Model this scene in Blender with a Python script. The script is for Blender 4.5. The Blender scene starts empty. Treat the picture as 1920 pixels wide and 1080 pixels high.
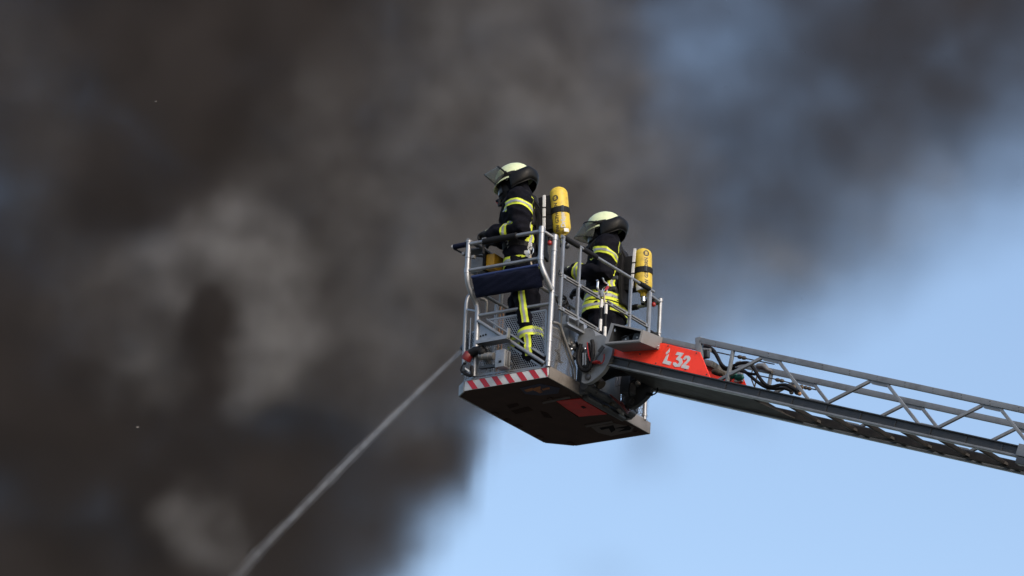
import bpy, bmesh, math, random
import numpy as np
from mathutils import Vector, Matrix
from mathutils.bvhtree import BVHTree
from mathutils import noise as mnoise
random.seed(7)
scene = bpy.context.scene
COL = scene.collection
R = math.radians

# ------------------------------------------------------------------ camera
E0, ROLL, FPX, DIST = R(20.5), R(3.2), 8400.0, 35.0
CAM = Vector((0, 0, 1.6))
fwd = Vector((0, math.cos(E0), math.sin(E0)))
rt0 = Vector((1, 0, 0)); up0 = rt0.cross(fwd)
rt = rt0*math.cos(ROLL) + up0*math.sin(ROLL)
up = up0*math.cos(ROLL) - rt0*math.sin(ROLL)
cd = bpy.data.cameras.new('camera'); cam = bpy.data.objects.new('camera', cd); COL.objects.link(cam)
cd.sensor_width = 36.0; cd.lens = FPX/1920*36.0; cd.clip_start = 0.5; cd.clip_end = 6000
cam.matrix_world = Matrix(((rt.x, up.x, -fwd.x, CAM.x), (rt.y, up.y, -fwd.y, CAM.y), (rt.z, up.z, -fwd.z, CAM.z), (0, 0, 0, 1)))
scene.camera = cam
def ray(x, y):
    return (fwd + rt*((x-960)/FPX) - up*((y-540)/FPX)).normalized()

# ------------------------------------------------------------------ world, sun, exposure
SUN_DIR = Vector((0.46, -0.68, 0.52)).normalized()     # towards the sun: right of and behind the photographer
w = bpy.data.worlds.new('World'); scene.world = w; w.use_nodes = True
nt = w.node_tree; nt.nodes.clear()
sky = nt.nodes.new('ShaderNodeTexSky'); sky.sky_type = 'NISHITA'; sky.sun_disc = False
sky.sun_elevation = math.asin(SUN_DIR.z)
sky.sun_rotation = math.atan2(SUN_DIR.x, SUN_DIR.y)
sky.altitude = 50; sky.air_density = 1.0; sky.dust_density = 2.8; sky.ozone_density = .8
bg = nt.nodes.new('ShaderNodeBackground'); bg.inputs['Strength'].default_value = 0.15
wo = nt.nodes.new('ShaderNodeOutputWorld')
nt.links.new(sky.outputs[0], bg.inputs[0]); nt.links.new(bg.outputs[0], wo.inputs[0])
sl = bpy.data.lights.new('sun', 'SUN'); sl.energy = 1.1; sl.angle = R(10); sl.color = (1.0, 0.90, 0.78)
so = bpy.data.objects.new('sun', sl); COL.objects.link(so)
so.rotation_euler = SUN_DIR.to_track_quat('Z', 'Y').to_euler(); so.location = (20, -20, 40)
scene.view_settings.view_transform = 'Standard'; scene.view_settings.look = 'None'
scene.view_settings.exposure = 0.6; scene.view_settings.gamma = 1.0; scene.view_settings.use_curve_mapping = False
scene.render.engine = 'CYCLES'
scene.cycles.use_denoising = True
scene.cycles.volume_bounces = 0
scene.cycles.max_bounces = 8; scene.cycles.transparent_max_bounces = 24
scene.cycles.volume_step_rate = 3.0
# ------------------------------------------------------------------ the basket's own frame: x along the ladder side, y away from the ladder, z up
A0 = CAM + ray(1029, 707)*DIST                          # nearest lower corner of the basket floor
TH = R(55.4)
BM = Matrix.Translation(A0) @ Matrix.Rotation(TH, 4, 'Z')
BMI = BM.inverted()
def L(px, py, X=None, Y=None, Z=None, frame=None):      # a photo point on a known plane of the basket
    inv = frame.inverted() if frame is not None else BMI
    o = inv @ CAM; d = (inv.to_3x3() @ ray(px, py))
    i, v = (0, X) if X is not None else (1, Y) if Y is not None else (2, Z)
    return o + d*((v - o[i])/d[i])

# ------------------------------------------------------------------ materials
def mat(name, col, rough=.5, metal=0.0, var=.12, scale=8.0, bump=0.0, bscale=60.0, dirt=None, dscale=3.0, damt=.5, spec=.5):
    m = bpy.data.materials.new(name); m.use_nodes = True
    t = m.node_tree; b = t.nodes['Principled BSDF']
    b.inputs['Metallic'].default_value = metal; b.inputs['Specular IOR Level'].default_value = spec
    tc = t.nodes.new('ShaderNodeTexCoord')
    n = t.nodes.new('ShaderNodeTexNoise'); n.inputs['Scale'].default_value = scale; n.inputs['Detail'].default_value = 5; n.inputs['Roughness'].default_value = .6
    t.links.new(tc.outputs['Object'], n.inputs['Vector'])
    mx = t.nodes.new('ShaderNodeMix'); mx.data_type = 'RGBA'
    mx.inputs['A'].default_value = (*[c*(1-var) for c in col], 1); mx.inputs['B'].default_value = (*[min(1, c*(1+var)) for c in col], 1)
    t.links.new(n.outputs[0], mx.inputs['Factor'])
    out = mx.outputs['Result']
    if dirt:
        n2 = t.nodes.new('ShaderNodeTexNoise'); n2.inputs['Scale'].default_value = dscale; n2.inputs['Detail'].default_value = 8; n2.inputs['Roughness'].default_value = .7
        t.links.new(tc.outputs['Object'], n2.inputs['Vector'])
        rp = t.nodes.new('ShaderNodeMapRange'); rp.inputs['From Min'].default_value = .48; rp.inputs['From Max'].default_value = .68; rp.inputs['To Max'].default_value = damt
        t.links.new(n2.outputs[0], rp.inputs['Value'])
        m2 = t.nodes.new('ShaderNodeMix'); m2.data_type = 'RGBA'; m2.inputs['B'].default_value = (*dirt, 1)
        t.links.new(rp.outputs[0], m2.inputs['Factor']); t.links.new(out, m2.inputs['A']); out = m2.outputs['Result']
    t.links.new(out, b.inputs['Base Color'])
    mr = t.nodes.new('ShaderNodeMapRange'); mr.inputs['To Min'].default_value = max(.02, rough-.1); mr.inputs['To Max'].default_value = min(1, rough+.1)
    t.links.new(n.outputs[0], mr.inputs['Value']); t.links.new(mr.outputs[0], b.inputs['Roughness'])
    if bump:
        n3 = t.nodes.new('ShaderNodeTexNoise'); n3.inputs['Scale'].default_value = bscale; n3.inputs['Detail'].default_value = 4
        t.links.new(tc.outputs['Object'], n3.inputs['Vector'])
        bp = t.nodes.new('ShaderNodeBump'); bp.inputs['Strength'].default_value = bump; bp.inputs['Distance'].default_value = .01
        t.links.new(n3.outputs[0], bp.inputs['Height']); t.links.new(bp.outputs[0], b.inputs['Normal'])
    return m
def glass(name, tint, trans, rough=.08):
    m = bpy.data.materials.new(name); m.use_nodes = True
    t = m.node_tree; t.nodes.clear()
    o = t.nodes.new('ShaderNodeOutputMaterial'); mx = t.nodes.new('ShaderNodeMixShader')
    tr = t.nodes.new('ShaderNodeBsdfTransparent'); tr.inputs[0].default_value = (*tint, 1)
    g = t.nodes.new('ShaderNodeBsdfPrincipled'); g.inputs['Base Color'].default_value = (.25, .26, .25, 1); g.inputs['Roughness'].default_value = rough
    n = t.nodes.new('ShaderNodeTexNoise'); n.inputs['Scale'].default_value = 18; n.inputs['Detail'].default_value = 5
    mr = t.nodes.new('ShaderNodeMapRange'); mr.inputs['To Min'].default_value = (1-trans)*.5; mr.inputs['To Max'].default_value = (1-trans)*1.5
    t.links.new(n.outputs[0], mr.inputs['Value']); t.links.new(mr.outputs[0], mx.inputs[0])
    t.links.new(tr.outputs[0], mx.inputs[1]); t.links.new(g.outputs[0], mx.inputs[2]); t.links.new(mx.outputs[0], o.inputs[0])
    return m
M = dict(
    alu=mat('brushed_aluminium', (.30, .312, .335), .48, .75, .15, 14, dirt=(.16, .14, .12), dscale=9, damt=.45),
    alu_dark=mat('weathered_aluminium', (.22, .215, .21), .5, .55, .2, 10, dirt=(.10, .085, .07), dscale=7, damt=.6),
    sheet=mat('perforated_aluminium_sheet', (.27, .285, .31), .5, .6, .2, 12, dirt=(.15, .13, .11), dscale=5, damt=.4),
    kerb=mat('dusty_aluminium_board', (.20, .182, .168), .55, .35, .18, 7, dirt=(.09, .075, .062), dscale=6, damt=.6),
    grey=mat('grey_paint', (.165, .178, .196), .42, .1, .12, 9, dirt=(.07, .065, .06), dscale=6, damt=.6),
    pale=mat('pale_grey_paint', (.20, .20, .205), .45, .1, .12, 9, dirt=(.16, .14, .12), dscale=6, damt=.5),
    lblk=mat('greasy_black_steel', (.018, .0165, .0160), .6, .1, .35, 9, spec=.2, dirt=(.045, .038, .033), dscale=8, damt=.6),
    cdark=mat('dark_chord_paint', (.028, .030, .034), .5, .1, .25, 9, dirt=(.06, .055, .05), dscale=11, damt=.5),
    dgrey=mat('dark_grey_paint', (.045, .049, .056), .45, .1, .2, 9, dirt=(.02, .018, .016), dscale=6, damt=.6),
    black=mat('black_rubber', (.0065, .0065, .008), .7, 0, .3, 20, bump=.2, bscale=90, spec=.25),
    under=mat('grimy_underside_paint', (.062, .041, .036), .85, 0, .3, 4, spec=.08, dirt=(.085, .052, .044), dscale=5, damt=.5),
    umark=mat('faded_underside_mark', (.014, .012, .014), .9, 0, .3, 12, spec=.05),
    uorange=mat('faded_orange_mark', (.36, .12, .03), .7, 0, .4, 20, dirt=(.03, .02, .02), dscale=14, damt=.8),
    ublue=mat('faded_blue_mark', (.018, .018, .05), .7, 0, .3, 12, dirt=(.05, .03, .03), dscale=9, damt=.7),
    ufaint=mat('scuffed_underside_patch', (.030, .0185, .0165), .9, 0, .4, 9, spec=.05, dirt=(.05, .03, .026), dscale=12, damt=.8),
    upale=mat('faded_pale_mark', (.085, .062, .056), .7, 0, .3, 12, dirt=(.04, .03, .03), dscale=9, damt=.8),
    red=mat('bright_red_paint', (.98, .046, .018), .5, 0, .05, 6, dirt=(.45, .02, .01), dscale=8, damt=.35),
    redd=mat('shaded_red_paint', (.60, .012, .008), .55, 0, .15, 6, dirt=(.22, .01, .01), dscale=7, damt=.5),  # darker copy of the red, with the shade under the basket put in
    letter=mat('silver_lettering', (.55, .57, .60), .45, .0, .12, 12, dirt=(.5, .05, .03), dscale=22, damt=.35),
    white=mat('white_reflective_film', (.45, .465, .48), .4, 0, .08, 12, dirt=(.33, .31, .29), dscale=9, damt=.4),
    stripe=mat('red_reflective_film', (.36, .008, .018), .4, 0, .12, 12, dirt=(.16, .01, .01), dscale=12, damt=.4),
    navy=mat('navy_netting', (.0035, .0055, .020), .8, 0, .35, 90, bump=.4, bscale=160, spec=.2),
    yellow=mat('yellow_panel', (.55, .30, .02), .5, 0, .15, 8, dirt=(.2, .12, .02), dscale=9, damt=.5),
    copper=mat('dull_copper_pipe', (.34, .19, .10), .5, .4, .2, 12, dirt=(.12, .08, .05), dscale=9, damt=.5),
    cloth=mat('navy_black_turnout_cloth', (.0065, .0068, .0105), .95, 0, .35, 26, bump=.35, bscale=240, spec=.06, dirt=(.013, .012, .013), dscale=9, damt=.35),
    leather=mat('black_glove_leather', (.010, .010, .011), .7, 0, .3, 30, bump=.3, bscale=120, spec=.3),
    skin=mat('skin', (.45, .27, .2), .55),
    lime=mat('lime_reflective_tape', (.60, .68, .035), .55, 0, .10, 20, bump=.25, bscale=300, dirt=(.30, .32, .05), dscale=16, damt=.5),
    silver=mat('silver_reflective_tape', (.30, .31, .32), .45, .1, .15, 22, bump=.2, bscale=300, dirt=(.16, .16, .16), dscale=16, damt=.5),
    lume=mat('pale_luminous_helmet_paint', (.58, .655, .41), .42, 0, .08, 9, dirt=(.28, .31, .20), dscale=8, damt=.4),
    flap=mat('black_neck_leather', (.0045, .0045, .005), .5, 0, .3, 16, bump=.1, bscale=60, spec=.2),
    bottle=mat('yellow_cylinder_paint', (.58, .415, .035), .5, 0, .14, 7, dirt=(.26, .17, .05), dscale=13, damt=.65),
    ink=mat('black_print', (.02, .018, .014), .6),
    pink=mat('grey_print', (.36, .37, .36), .55, 0, .2, 20, dirt=(.55, .38, .06), dscale=30, damt=.7),
    tag=mat('white_label', (.55, .55, .55), .5, 0, .1, 20, dirt=(.3, .3, .3), dscale=20, damt=.5),
    maskp=mat('black_mask_rubber', (.005, .005, .007), .6, 0, .3, 20, spec=.2),
    pane=mat('dark_mask_pane', (.012, .016, .03), .3, 0, .2, 8, spec=.35),
    visor=glass('clear_visor', (.80, .80, .74), .80),
    redp=mat('red_plastic', (.24, .010, .010), .4),
    dred=mat('scuffed_red_plastic', (.13, .008, .010), .5, dirt=(.03, .01, .01), dscale=14, damt=.7),
    nlit=mat('navy_lit_hem', (.012, .026, .10), .7, 0, .2, 40),
    green=mat('green_valve_paint', (.01, .11, .085), .45),
    rope=mat('sand_rope', (.45, .37, .27), .8),
    chrome=mat('bright_steel', (.62, .63, .65), .25, .9),
    brass=mat('brown_brass', (.07, .055, .040), .55, .3, .3, 14),
    lampw=mat('lamp_reflector', (.55, .56, .58), .25, .7),
)

# ------------------------------------------------------------------ mesh building
V = Vector
BASE = {}
class MB:
    def __init__(s): s.bm = bmesh.new()
    def ring(s, pts): return [s.bm.verts.new(p) for p in pts]
    def bridge(s, a, b, closed=True):
        n = len(a)
        for i in range(n if closed else n-1):
            j = (i+1) % n
            s.bm.faces.new((a[i], a[j], b[j], b[i]))
    def tube(s, pts, r, seg=10, caps=True, round_ends=False):
        pts = [V(p) for p in pts]
        rs = list(r) if isinstance(r, (list, tuple)) else [r]*len(pts)
        if round_ends:
            d0 = (pts[0]-pts[1]).normalized(); d1 = (pts[-1]-pts[-2]).normalized()
            pre = [(pts[0]+d0*rs[0]*math.sin(a), rs[0]*math.cos(a)) for a in (1.45, 1.0, .5)]
            post = [(pts[-1]+d1*rs[-1]*math.sin(a), rs[-1]*math.cos(a)) for a in (.5, 1.0, 1.45)]
            pts = [p for p, _ in pre]+pts+[p for p, _ in post]; rs = [q for _, q in pre]+rs+[q for _, q in post]
        t0 = (pts[1]-pts[0]).normalized()
        nrm = t0.orthogonal().normalized(); prev = None; prev_t = t0
        first = last = None
        for i, p in enumerate(pts):
            if i == 0: t = t0
            elif i == len(pts)-1: t = (pts[i]-pts[i-1]).normalized()
            else: t = ((pts[i+1]-pts[i]).normalized()+(pts[i]-pts[i-1]).normalized()).normalized()
            q = prev_t.rotation_difference(t); nrm = (q @ nrm); nrm = (nrm - t*nrm.dot(t)).normalized(); prev_t = t
            bi = t.cross(nrm)
            rg = s.ring([p+(nrm*math.cos(2*math.pi*k/seg)+bi*math.sin(2*math.pi*k/seg))*rs[i] for k in range(seg)])
            if prev: s.bridge(prev, rg)
            else: first = rg
            prev = rg; last = rg
        if caps:
            s.bm.faces.new(list(reversed(first))); s.bm.faces.new(last)
        return s
    def box(s, c, size, rot=None, bevel=0.0):
        hx, hy, hz = [k/2 for k in size]
        Rm = rot or Matrix.Identity(3); c = V(c)
        vs = [s.bm.verts.new(c+Rm @ V((x*hx, y*hy, z*hz))) for z in (-1, 1) for x, y in ((-1, -1), (1, -1), (1, 1), (-1, 1))]
        fs = [s.bm.faces.new([vs[i] for i in f]) for f in ((3, 2, 1, 0), (4, 5, 6, 7), (0, 1, 5, 4), (1, 2, 6, 5), (2, 3, 7, 6), (3, 0, 4, 7))]
        if bevel:
            es = list({e for f in fs for e in f.edges})
            bmesh.ops.bevel(s.bm, geom=es, offset=bevel, segments=2, affect='EDGES', profile=.6)
        return s
    def beam(s, p0, p1, w, h, upv=V((0, 0, 1)), bevel=0.0):
        p0, p1 = V(p0), V(p1); d = p1-p0; y = d.normalized()
        x = y.cross(upv).normalized(); z = x.cross(y)
        return s.box((p0+p1)/2, (w, d.length, h), Matrix((x, y, z)).transposed(), bevel)
    def prism(s, poly, off):                            # 3-D polygon pushed along off
        a = s.ring([V(p) for p in poly]); b = s.ring([V(p)+V(off) for p in poly])
        s.bridge(a, b); s.bm.faces.new(list(reversed(a))); s.bm.faces.new(b)
        return s
    def lathe(s, prof, seg=20, mtx=None):
        mtx = mtx or Matrix.Identity(4); prev = None
        for r, z in prof:
            rg = s.ring([mtx @ V((max(r, 1e-4)*math.cos(2*math.pi*k/seg), max(r, 1e-4)*math.sin(2*math.pi*k/seg), z)) for k in range(seg)])
            if prev: s.bridge(prev, rg)
            else: s.bm.faces.new(list(reversed(rg)))
            prev = rg
        s.bm.faces.new(prev)
        return s
    def ball(s, c, r, seg=12, mtx=None):
        rr = V(r) if isinstance(r, (list, tuple, Vector)) else V((r, r, r))
        mm = Matrix.Translation(c) @ (mtx.to_4x4() if mtx else Matrix.Identity(4)) @ Matrix.Diagonal((*rr, 1))
        bmesh.ops.create_uvsphere(s.bm, u_segments=seg, v_segments=max(6, seg*2//3), radius=1, matrix=mm)
        return s
    def sheet(s, rows, thick=0.0):                      # grid of points, optionally doubled for thickness
        g = [s.ring(r) for r in rows]
        for a, b in zip(g, g[1:]): s.bridge(a, b, False)
        return s
    def done(s, name, m, parent=None, smooth=38, label=None, solid=0.0, fix=True):
        bm = s.bm
        if fix: bmesh.ops.recalc_face_normals(bm, faces=bm.faces[:])
        if parent is not None and parent.name in BASE:
            bmesh.ops.translate(bm, verts=bm.verts[:], vec=-BASE[parent.name])
        me = bpy.data.meshes.new(name); bm.to_mesh(me); bm.free()
        me.materials.append(M[m] if isinstance(m, str) else m)
        if smooth:
            for p in me.polygons: p.use_smooth = True
            me.set_sharp_from_angle(angle=R(smooth))
        o = bpy.data.objects.new(name, me); COL.objects.link(o)
        if parent is not None:
            o.parent = parent
            if parent.name in BASE: BASE[o.name] = BASE[parent.name]
        if label: o['label'] = label
        if solid:
            md = o.modifiers.new('thickness', 'SOLIDIFY'); md.thickness = solid; md.offset = 0
        return o
def thing(name, label, cat, frame, base=(0, 0, 0), group=None):
    o = bpy.data.objects.new(name, None); COL.objects.link(o); o.empty_display_size = .1
    mw = frame @ Matrix.Translation(base); o.matrix_world = mw
    o['label'] = label; o['category'] = cat
    if group: o['group'] = group
    BASE[o.name] = V(base)
    return o
def in_poly(x, y, poly):
    c = False; n = len(poly)
    for i in range(n):
        x1, y1 = poly[i]; x2, y2 = poly[i-1]
        if (y1 > y) != (y2 > y) and x < (x2-x1)*(y-y1)/(y2-y1)+x1: c = not c
    return c
def perforated(name, poly, plane, parent, pitch=.020, hole=.45, rim=.014, m='sheet'):
    # hexagonal holes in a thin plate; poly holds (u, z); plane(u, z) -> point
    mb = MB(); us = [p[0] for p in poly]; zs = [p[1] for p in poly]
    s = pitch/math.sqrt(3); iz = 0; z = min(zs)
    while z < max(zs):
        u = min(us)+(pitch/2 if iz % 2 else 0)
        while u < max(us):
            if in_poly(u, z, poly):
                o = [mb.bm.verts.new(plane(u+s*math.cos(R(60*k+30)), z+s*math.sin(R(60*k+30)))) for k in range(6)]
                i = [mb.bm.verts.new(plane(u+pitch*hole*math.cos(R(60*k+30)), z+pitch*hole*math.sin(R(60*k+30)))) for k in range(6)]
                mb.bridge(o, i)
            u += pitch
        z += s*1.5; iz += 1
    for k in range(len(poly)):
        a, b = V(poly[k-1]), V(poly[k]); mb.beam(plane(*a), plane(*b), rim*.5, rim) if abs((a-b).length) > .02 else None
    return mb.done(name, m, parent, smooth=0, fix=False)
def text_points(txt, size, bold=0.0, align='LEFT'):
    cu = bpy.data.curves.new('lettering', 'FONT'); cu.body = txt; cu.size = size; cu.offset = bold; cu.align_x = align; cu.align_y = 'CENTER'; cu.resolution_u = 3
    ob = bpy.data.objects.new('lettering', cu); COL.objects.link(ob)
    dg = bpy.context.evaluated_depsgraph_get(); me = bpy.data.meshes.new_from_object(ob.evaluated_get(dg))
    bpy.data.objects.remove(ob); bpy.data.curves.remove(cu)
    return me
def arc(p0, p1, p2, n=8):                               # quadratic bend
    p0, p1, p2 = V(p0), V(p1), V(p2)
    return [p0*(1-t)**2+p1*2*t*(1-t)+p2*t*t for t in [k/n for k in range(n+1)]]
def curve(pts, n=5):                                    # Catmull-Rom through points
    pts = [V(p) for p in pts]; P = [pts[0]*2-pts[1]]+pts+[pts[-1]*2-pts[-2]]; out = []
    for i in range(1, len(P)-2):
        for k in range(n):
            t = k/n; a, b, c, d = P[i-1], P[i], P[i+1], P[i+2]
            out.append(.5*((2*b)+(c-a)*t+(2*a-5*b+4*c-d)*t*t+(3*b-a-3*c+d)*t**3))
    return out+[pts[-1]]

# ------------------------------------------------------------------ ground, far below the frame
g = MB(); g.sheet([[V((x, y, 0)) for x in (-2500, -200, 0, 200, 2500)] for y in (-2500, -200, 0, 200, 2500)])
go = g.done('ground', mat('asphalt_and_grass', (.055, .058, .048), .9, 0, .5, .02), smooth=0); go['kind'] = 'structure'
# ------------------------------------------------------------------ smoke: a soot plume far behind the basket, paler smoke in front, its tone standing in for sunlit lobes
SM_Y = 120.0                                            # the plume stands some 85 m behind the basket
def sm_pt(px, py, y0=SM_Y):
    d = ray(px, py); return CAM + d*((y0 - CAM.y)/d.y)
SMX = [-560, -330, -100, 130, 360, 590, 820, 1050, 1280, 1510, 1740, 1970, 2200]
SMZ = [-300, -80, 140, 360, 580, 800, 1020, 1240]
TAU = [[2, 2.8, 3.6, 5, 7, 6, 5, 3.6, 2.2, 2.3, 3.0, 2.8, 2.2],
       [2, 2.8, 3.3, 5, 7, 6, 5, 3.6, 2.0, 2.2, 3.0, 2.8, 2.0],
       [2, 2.8, 3.2, 5, 7, 6, 5, 3.6, 1.9, 2.5, 2.8, 1.7, .9],
       [2, 3, 3.2, 5, 6, 6, 5, 3.8, 2.5, 2.1, 1.1, .25, 0],
       [2, 4, 6, 6, 6, 6, 5, 3.0, 1.1, .25, 0, 0, 0],
       [2, 4, 6, 6, 6, 4.4, 2.8, 0, 0, 0, 0, 0, 0],
       [2, 4, 6, 6, 6, 4.8, .1, 0, 0, 0, 0, 0, 0],
       [2, 4, 6, 6, 6, 1.2, 0, 0, 0, 0, 0, 0, 0]]
PXM = FPX/(SM_Y/math.cos(E0))                           # pixels per metre at the plume
def soot_blobs():
    pts = [(x, y) for y in SMZ for x in SMX]
    P = np.array([(sm_pt(x, y).x, sm_pt(x, y).z) for x, y in pts])
    sg = 230/PXM*0.95
    K = np.exp(-((P[:, None, :]-P[None, :, :])**2).sum(-1)/sg**2)
    W = np.linalg.solve(K + 0.03*np.eye(len(P)), np.array(TAU).ravel())
    out = [(p[0], p[1], sg, float(v)) for p, v in zip(P, W) if abs(v) > .02]
    for x, y, s, v in [(795, 860, 55, 2.2), (755, 940, 60, 1.6), (715, 1010, 60, 1.6), (850, 895, 45, 2.6), (838, 835, 45, 1.8), (945, 800, 60, -1.4), (1000, 930, 130, .22), (1550, 560, 160, .26), (1750, 420, 150, .2), (1350, 760, 120, .2), (905, 900, 60, -1.0), (1300, 110, 110, -.6), (1210, 850, 60, .55), (1140, 890, 50, .3), (1260, 620, 70, .4)]:
        c = sm_pt(x, y); out.append((c.x, c.z, s/PXM, v))
    return out
PALE_LIT_SMOKE = [(445, 475, 85, .62), (525, 540, 80, .55), (550, 660, 70, .68), (480, 720, 60, .5), (400, 1015, 70, .36), (335, 960, 45, .25), (470, 1050, 50, .2),
         (290, 550, 70, .38), (250, 700, 70, .38), (375, 630, 55, -.2), (150, 560, 110, .14), (640, 330, 190, .12), (820, 120, 230, .15), (1000, 150, 230, .25),
         (1020, 400, 230, .28), (800, 520, 170, .20), (1160, 420, 150, .15), (60, 240, 120, .12), (40, 60, 120, .10), (60, 400, 90, .1), (760, 700, 120, .22),
         (960, 800, 70, .10), (1290, 610, 90, .25), (1480, 500, 110, .22), (1700, 360, 130, .2)]  # pale smoke puffs, coloured lighter to stand in for sunlit billows
def make_smoke(name, label, blobs, albedo, y0, sy, vox, warp_amp, lump_scale, lump_gain, cut):
    lo = Vector((min(b[0]-1.6*b[2] for b in blobs), y0-2.6*sy, min(b[1]-1.6*b[2] for b in blobs)-2.0*sy*math.tan(E0)))
    hi = Vector((max(b[0]+1.6*b[2] for b in blobs), y0+2.6*sy, max(b[1]+1.6*b[2] for b in blobs)+2.0*sy*math.tan(E0)))
    ng = bpy.data.node_groups.new(name+'_field', 'GeometryNodeTree')
    ng.interface.new_socket('Geometry', in_out='OUTPUT', socket_type='NodeSocketGeometry')
    N, Lk = ng.nodes, ng.links
    def put(sock, v):
        if isinstance(v, bpy.types.NodeSocket): Lk.new(v, sock)
        elif v is not None: sock.default_value = v
    def m(op, a, b=None, c=None):
        n = N.new('ShaderNodeMath'); n.operation = op
        for i, v in enumerate((a, b, c)): put(n.inputs[i], v)
        return n.outputs[0]
    def vm(op, a, b=None, out=0):
        n = N.new('ShaderNodeVectorMath'); n.operation = op
        put(n.inputs[0], a); put(n.inputs[1], b)
        return n.outputs[out]
    def fbm(vec, scale, detail, rough=.55, colour=False):
        n = N.new('ShaderNodeTexNoise'); n.inputs['Scale'].default_value = scale
        n.inputs['Detail'].default_value = detail; n.inputs['Roughness'].default_value = rough
        put(n.inputs['Vector'], vec)
        return n.outputs['Color' if colour else 0]
    pos = N.new('GeometryNodeInputPosition').outputs[0]
    sep0 = N.new('ShaderNodeSeparateXYZ'); put(sep0.inputs[0], pos)
    cm2 = N.new('ShaderNodeCombineXYZ'); put(cm2.inputs[0], sep0.outputs[0]); put(cm2.inputs[1], m('MULTIPLY', sep0.outputs[1], .35))
    put(cm2.inputs[2], m('MULTIPLY_ADD', m('SUBTRACT', sep0.outputs[1], y0), -math.tan(E0), sep0.outputs[2]))
    lv = cm2.outputs[0]
    warp = vm('MULTIPLY', vm('SUBTRACT', fbm(lv, .22, 6, .62, True), (.5, .5, .5)), (warp_amp, warp_amp*1.6, warp_amp))
    wp = vm('ADD', pos, warp)
    # the plume leans away from the wind: its layers rise with distance
    sep = N.new('ShaderNodeSeparateXYZ'); put(sep.inputs[0], wp)
    dy = m('SUBTRACT', sep.outputs[1], y0)
    zl = m('MULTIPLY_ADD', dy, -math.tan(E0), sep.outputs[2])
    cmb = N.new('ShaderNodeCombineXYZ'); put(cmb.inputs[0], sep.outputs[0]); put(cmb.inputs[2], zl)
    flat = cmb.outputs[0]
    acc = 0.0
    for cx, cz, s, wt in blobs:
        d = vm('DISTANCE', flat, (cx, 0, cz), out=1)
        e = m('POWER', math.e, m('MULTIPLY', m('MULTIPLY', d, d), -1/s**2))
        acc = m('MULTIPLY_ADD', e, wt, acc)
    tau = m('MAXIMUM', m('SUBTRACT', acc, cut), 0.0)
    prof = m('MULTIPLY', m('POWER', math.e, m('MULTIPLY', m('MULTIPLY', dy, dy), -1/sy**2)), 1/(sy*1.772))
    lump = m('MAXIMUM', m('MULTIPLY_ADD', m('SUBTRACT', fbm(lv, lump_scale, 7, .64), .5), lump_gain, 1.0), 0.03)
    vc = N.new('GeometryNodeVolumeCube'); put(vc.inputs['Density'], m('MULTIPLY', m('MULTIPLY', tau, prof), lump))
    vc.inputs['Min'].default_value = lo; vc.inputs['Max'].default_value = hi
    for k, ax in enumerate('XYZ'): vc.inputs['Resolution '+ax].default_value = max(8, int((hi[k]-lo[k])/vox))
    sm = N.new('GeometryNodeSetMaterial'); Lk.new(vc.outputs[0], sm.inputs[0])
    mt = bpy.data.materials.new(name); mt.use_nodes = True
    t = mt.node_tree; t.nodes.clear()
    o = t.nodes.new('ShaderNodeOutputMaterial'); pv = t.nodes.new('ShaderNodeVolumePrincipled')
    t.links.new(pv.outputs[0], o.inputs['Volume'])
    pv.inputs['Density'].default_value = 1.0; pv.inputs['Color'].default_value = (*albedo, 1)
    sm.inputs['Material'].default_value = mt
    Lk.new(sm.outputs[0], N.new('NodeGroupOutput').inputs[0])
    me = bpy.data.meshes.new(name); me.materials.append(mt)
    ob = bpy.data.objects.new(name, me); COL.objects.link(ob)
    md = ob.modifiers.new('field', 'NODES'); md.node_group = ng
    ob['kind'] = 'stuff'; ob['label'] = label; ob['category'] = 'smoke'
make_smoke('smoke', 'thick dark brown soot smoke filling the sky behind the basket', soot_blobs(), (.130, .115, .112), SM_Y, 6.0, .38, 4.4, .42, 3.6, .12)
make_smoke('pale_lit_smoke', 'pale grey drifting smoke patches, toned as sunlit lobes of the dark smoke',
           [(sm_pt(x, y, SM_Y-11).x, sm_pt(x, y, SM_Y-11).z, s/PXM*.91, v) for x, y, s, v in PALE_LIT_SMOKE], (.455, .45, .45), SM_Y-11, 1.3, .24, 5.0, .80, 4.6, .06)
# ------------------------------------------------------------------ rescue basket
bk = thing('rescue_basket', 'grey aluminium rescue basket with tube railings and red white striped board', 'basket', BM)
OUT = [(0, 0), (1.5, 0), (1.5, .72), (1.33, .905), (.08, .905), (0, .80)]
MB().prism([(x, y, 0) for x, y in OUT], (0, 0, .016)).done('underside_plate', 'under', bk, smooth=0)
MB().prism([(x*.985+.011, y*.985+.006, .068) for x, y in OUT], (0, 0, .020)).done('floor_plate', 'alu_dark', bk, smooth=0)
def board(p, q, z0, z1, m, name='toe_board', t=.012):
    p, q = V((*p, 0)), V((*q, 0)); d = (q-p).normalized(); nrm = V((d.y, -d.x, 0))
    return MB().box((p+q)/2+V((0, 0, (z0+z1)/2))-nrm*(t/2-.004), ((q-p).length, t, z1-z0), Matrix((d, -nrm, V((0, 0, 1)))).transposed(), .002).done(name, m, bk)
board((.004, 0), (.485, 0), -.004, .092, 'kerb'); board((1.08, 0), (1.498, 0), -.004, .092, 'kerb')
board((1.5, .004), (1.5, .716), -.003, .09, 'alu_dark'); board((1.497, .724), (1.334, .903), -.003, .09, 'alu_dark')
board((1.326, .905), (.084, .905), -.003, .09, 'alu_dark'); board((.077, .902), (.002, .803), -.003, .088, 'alu_dark')
sb = board((0, .796), (0, .006), .002, .082, 'white', 'striped_board')
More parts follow.
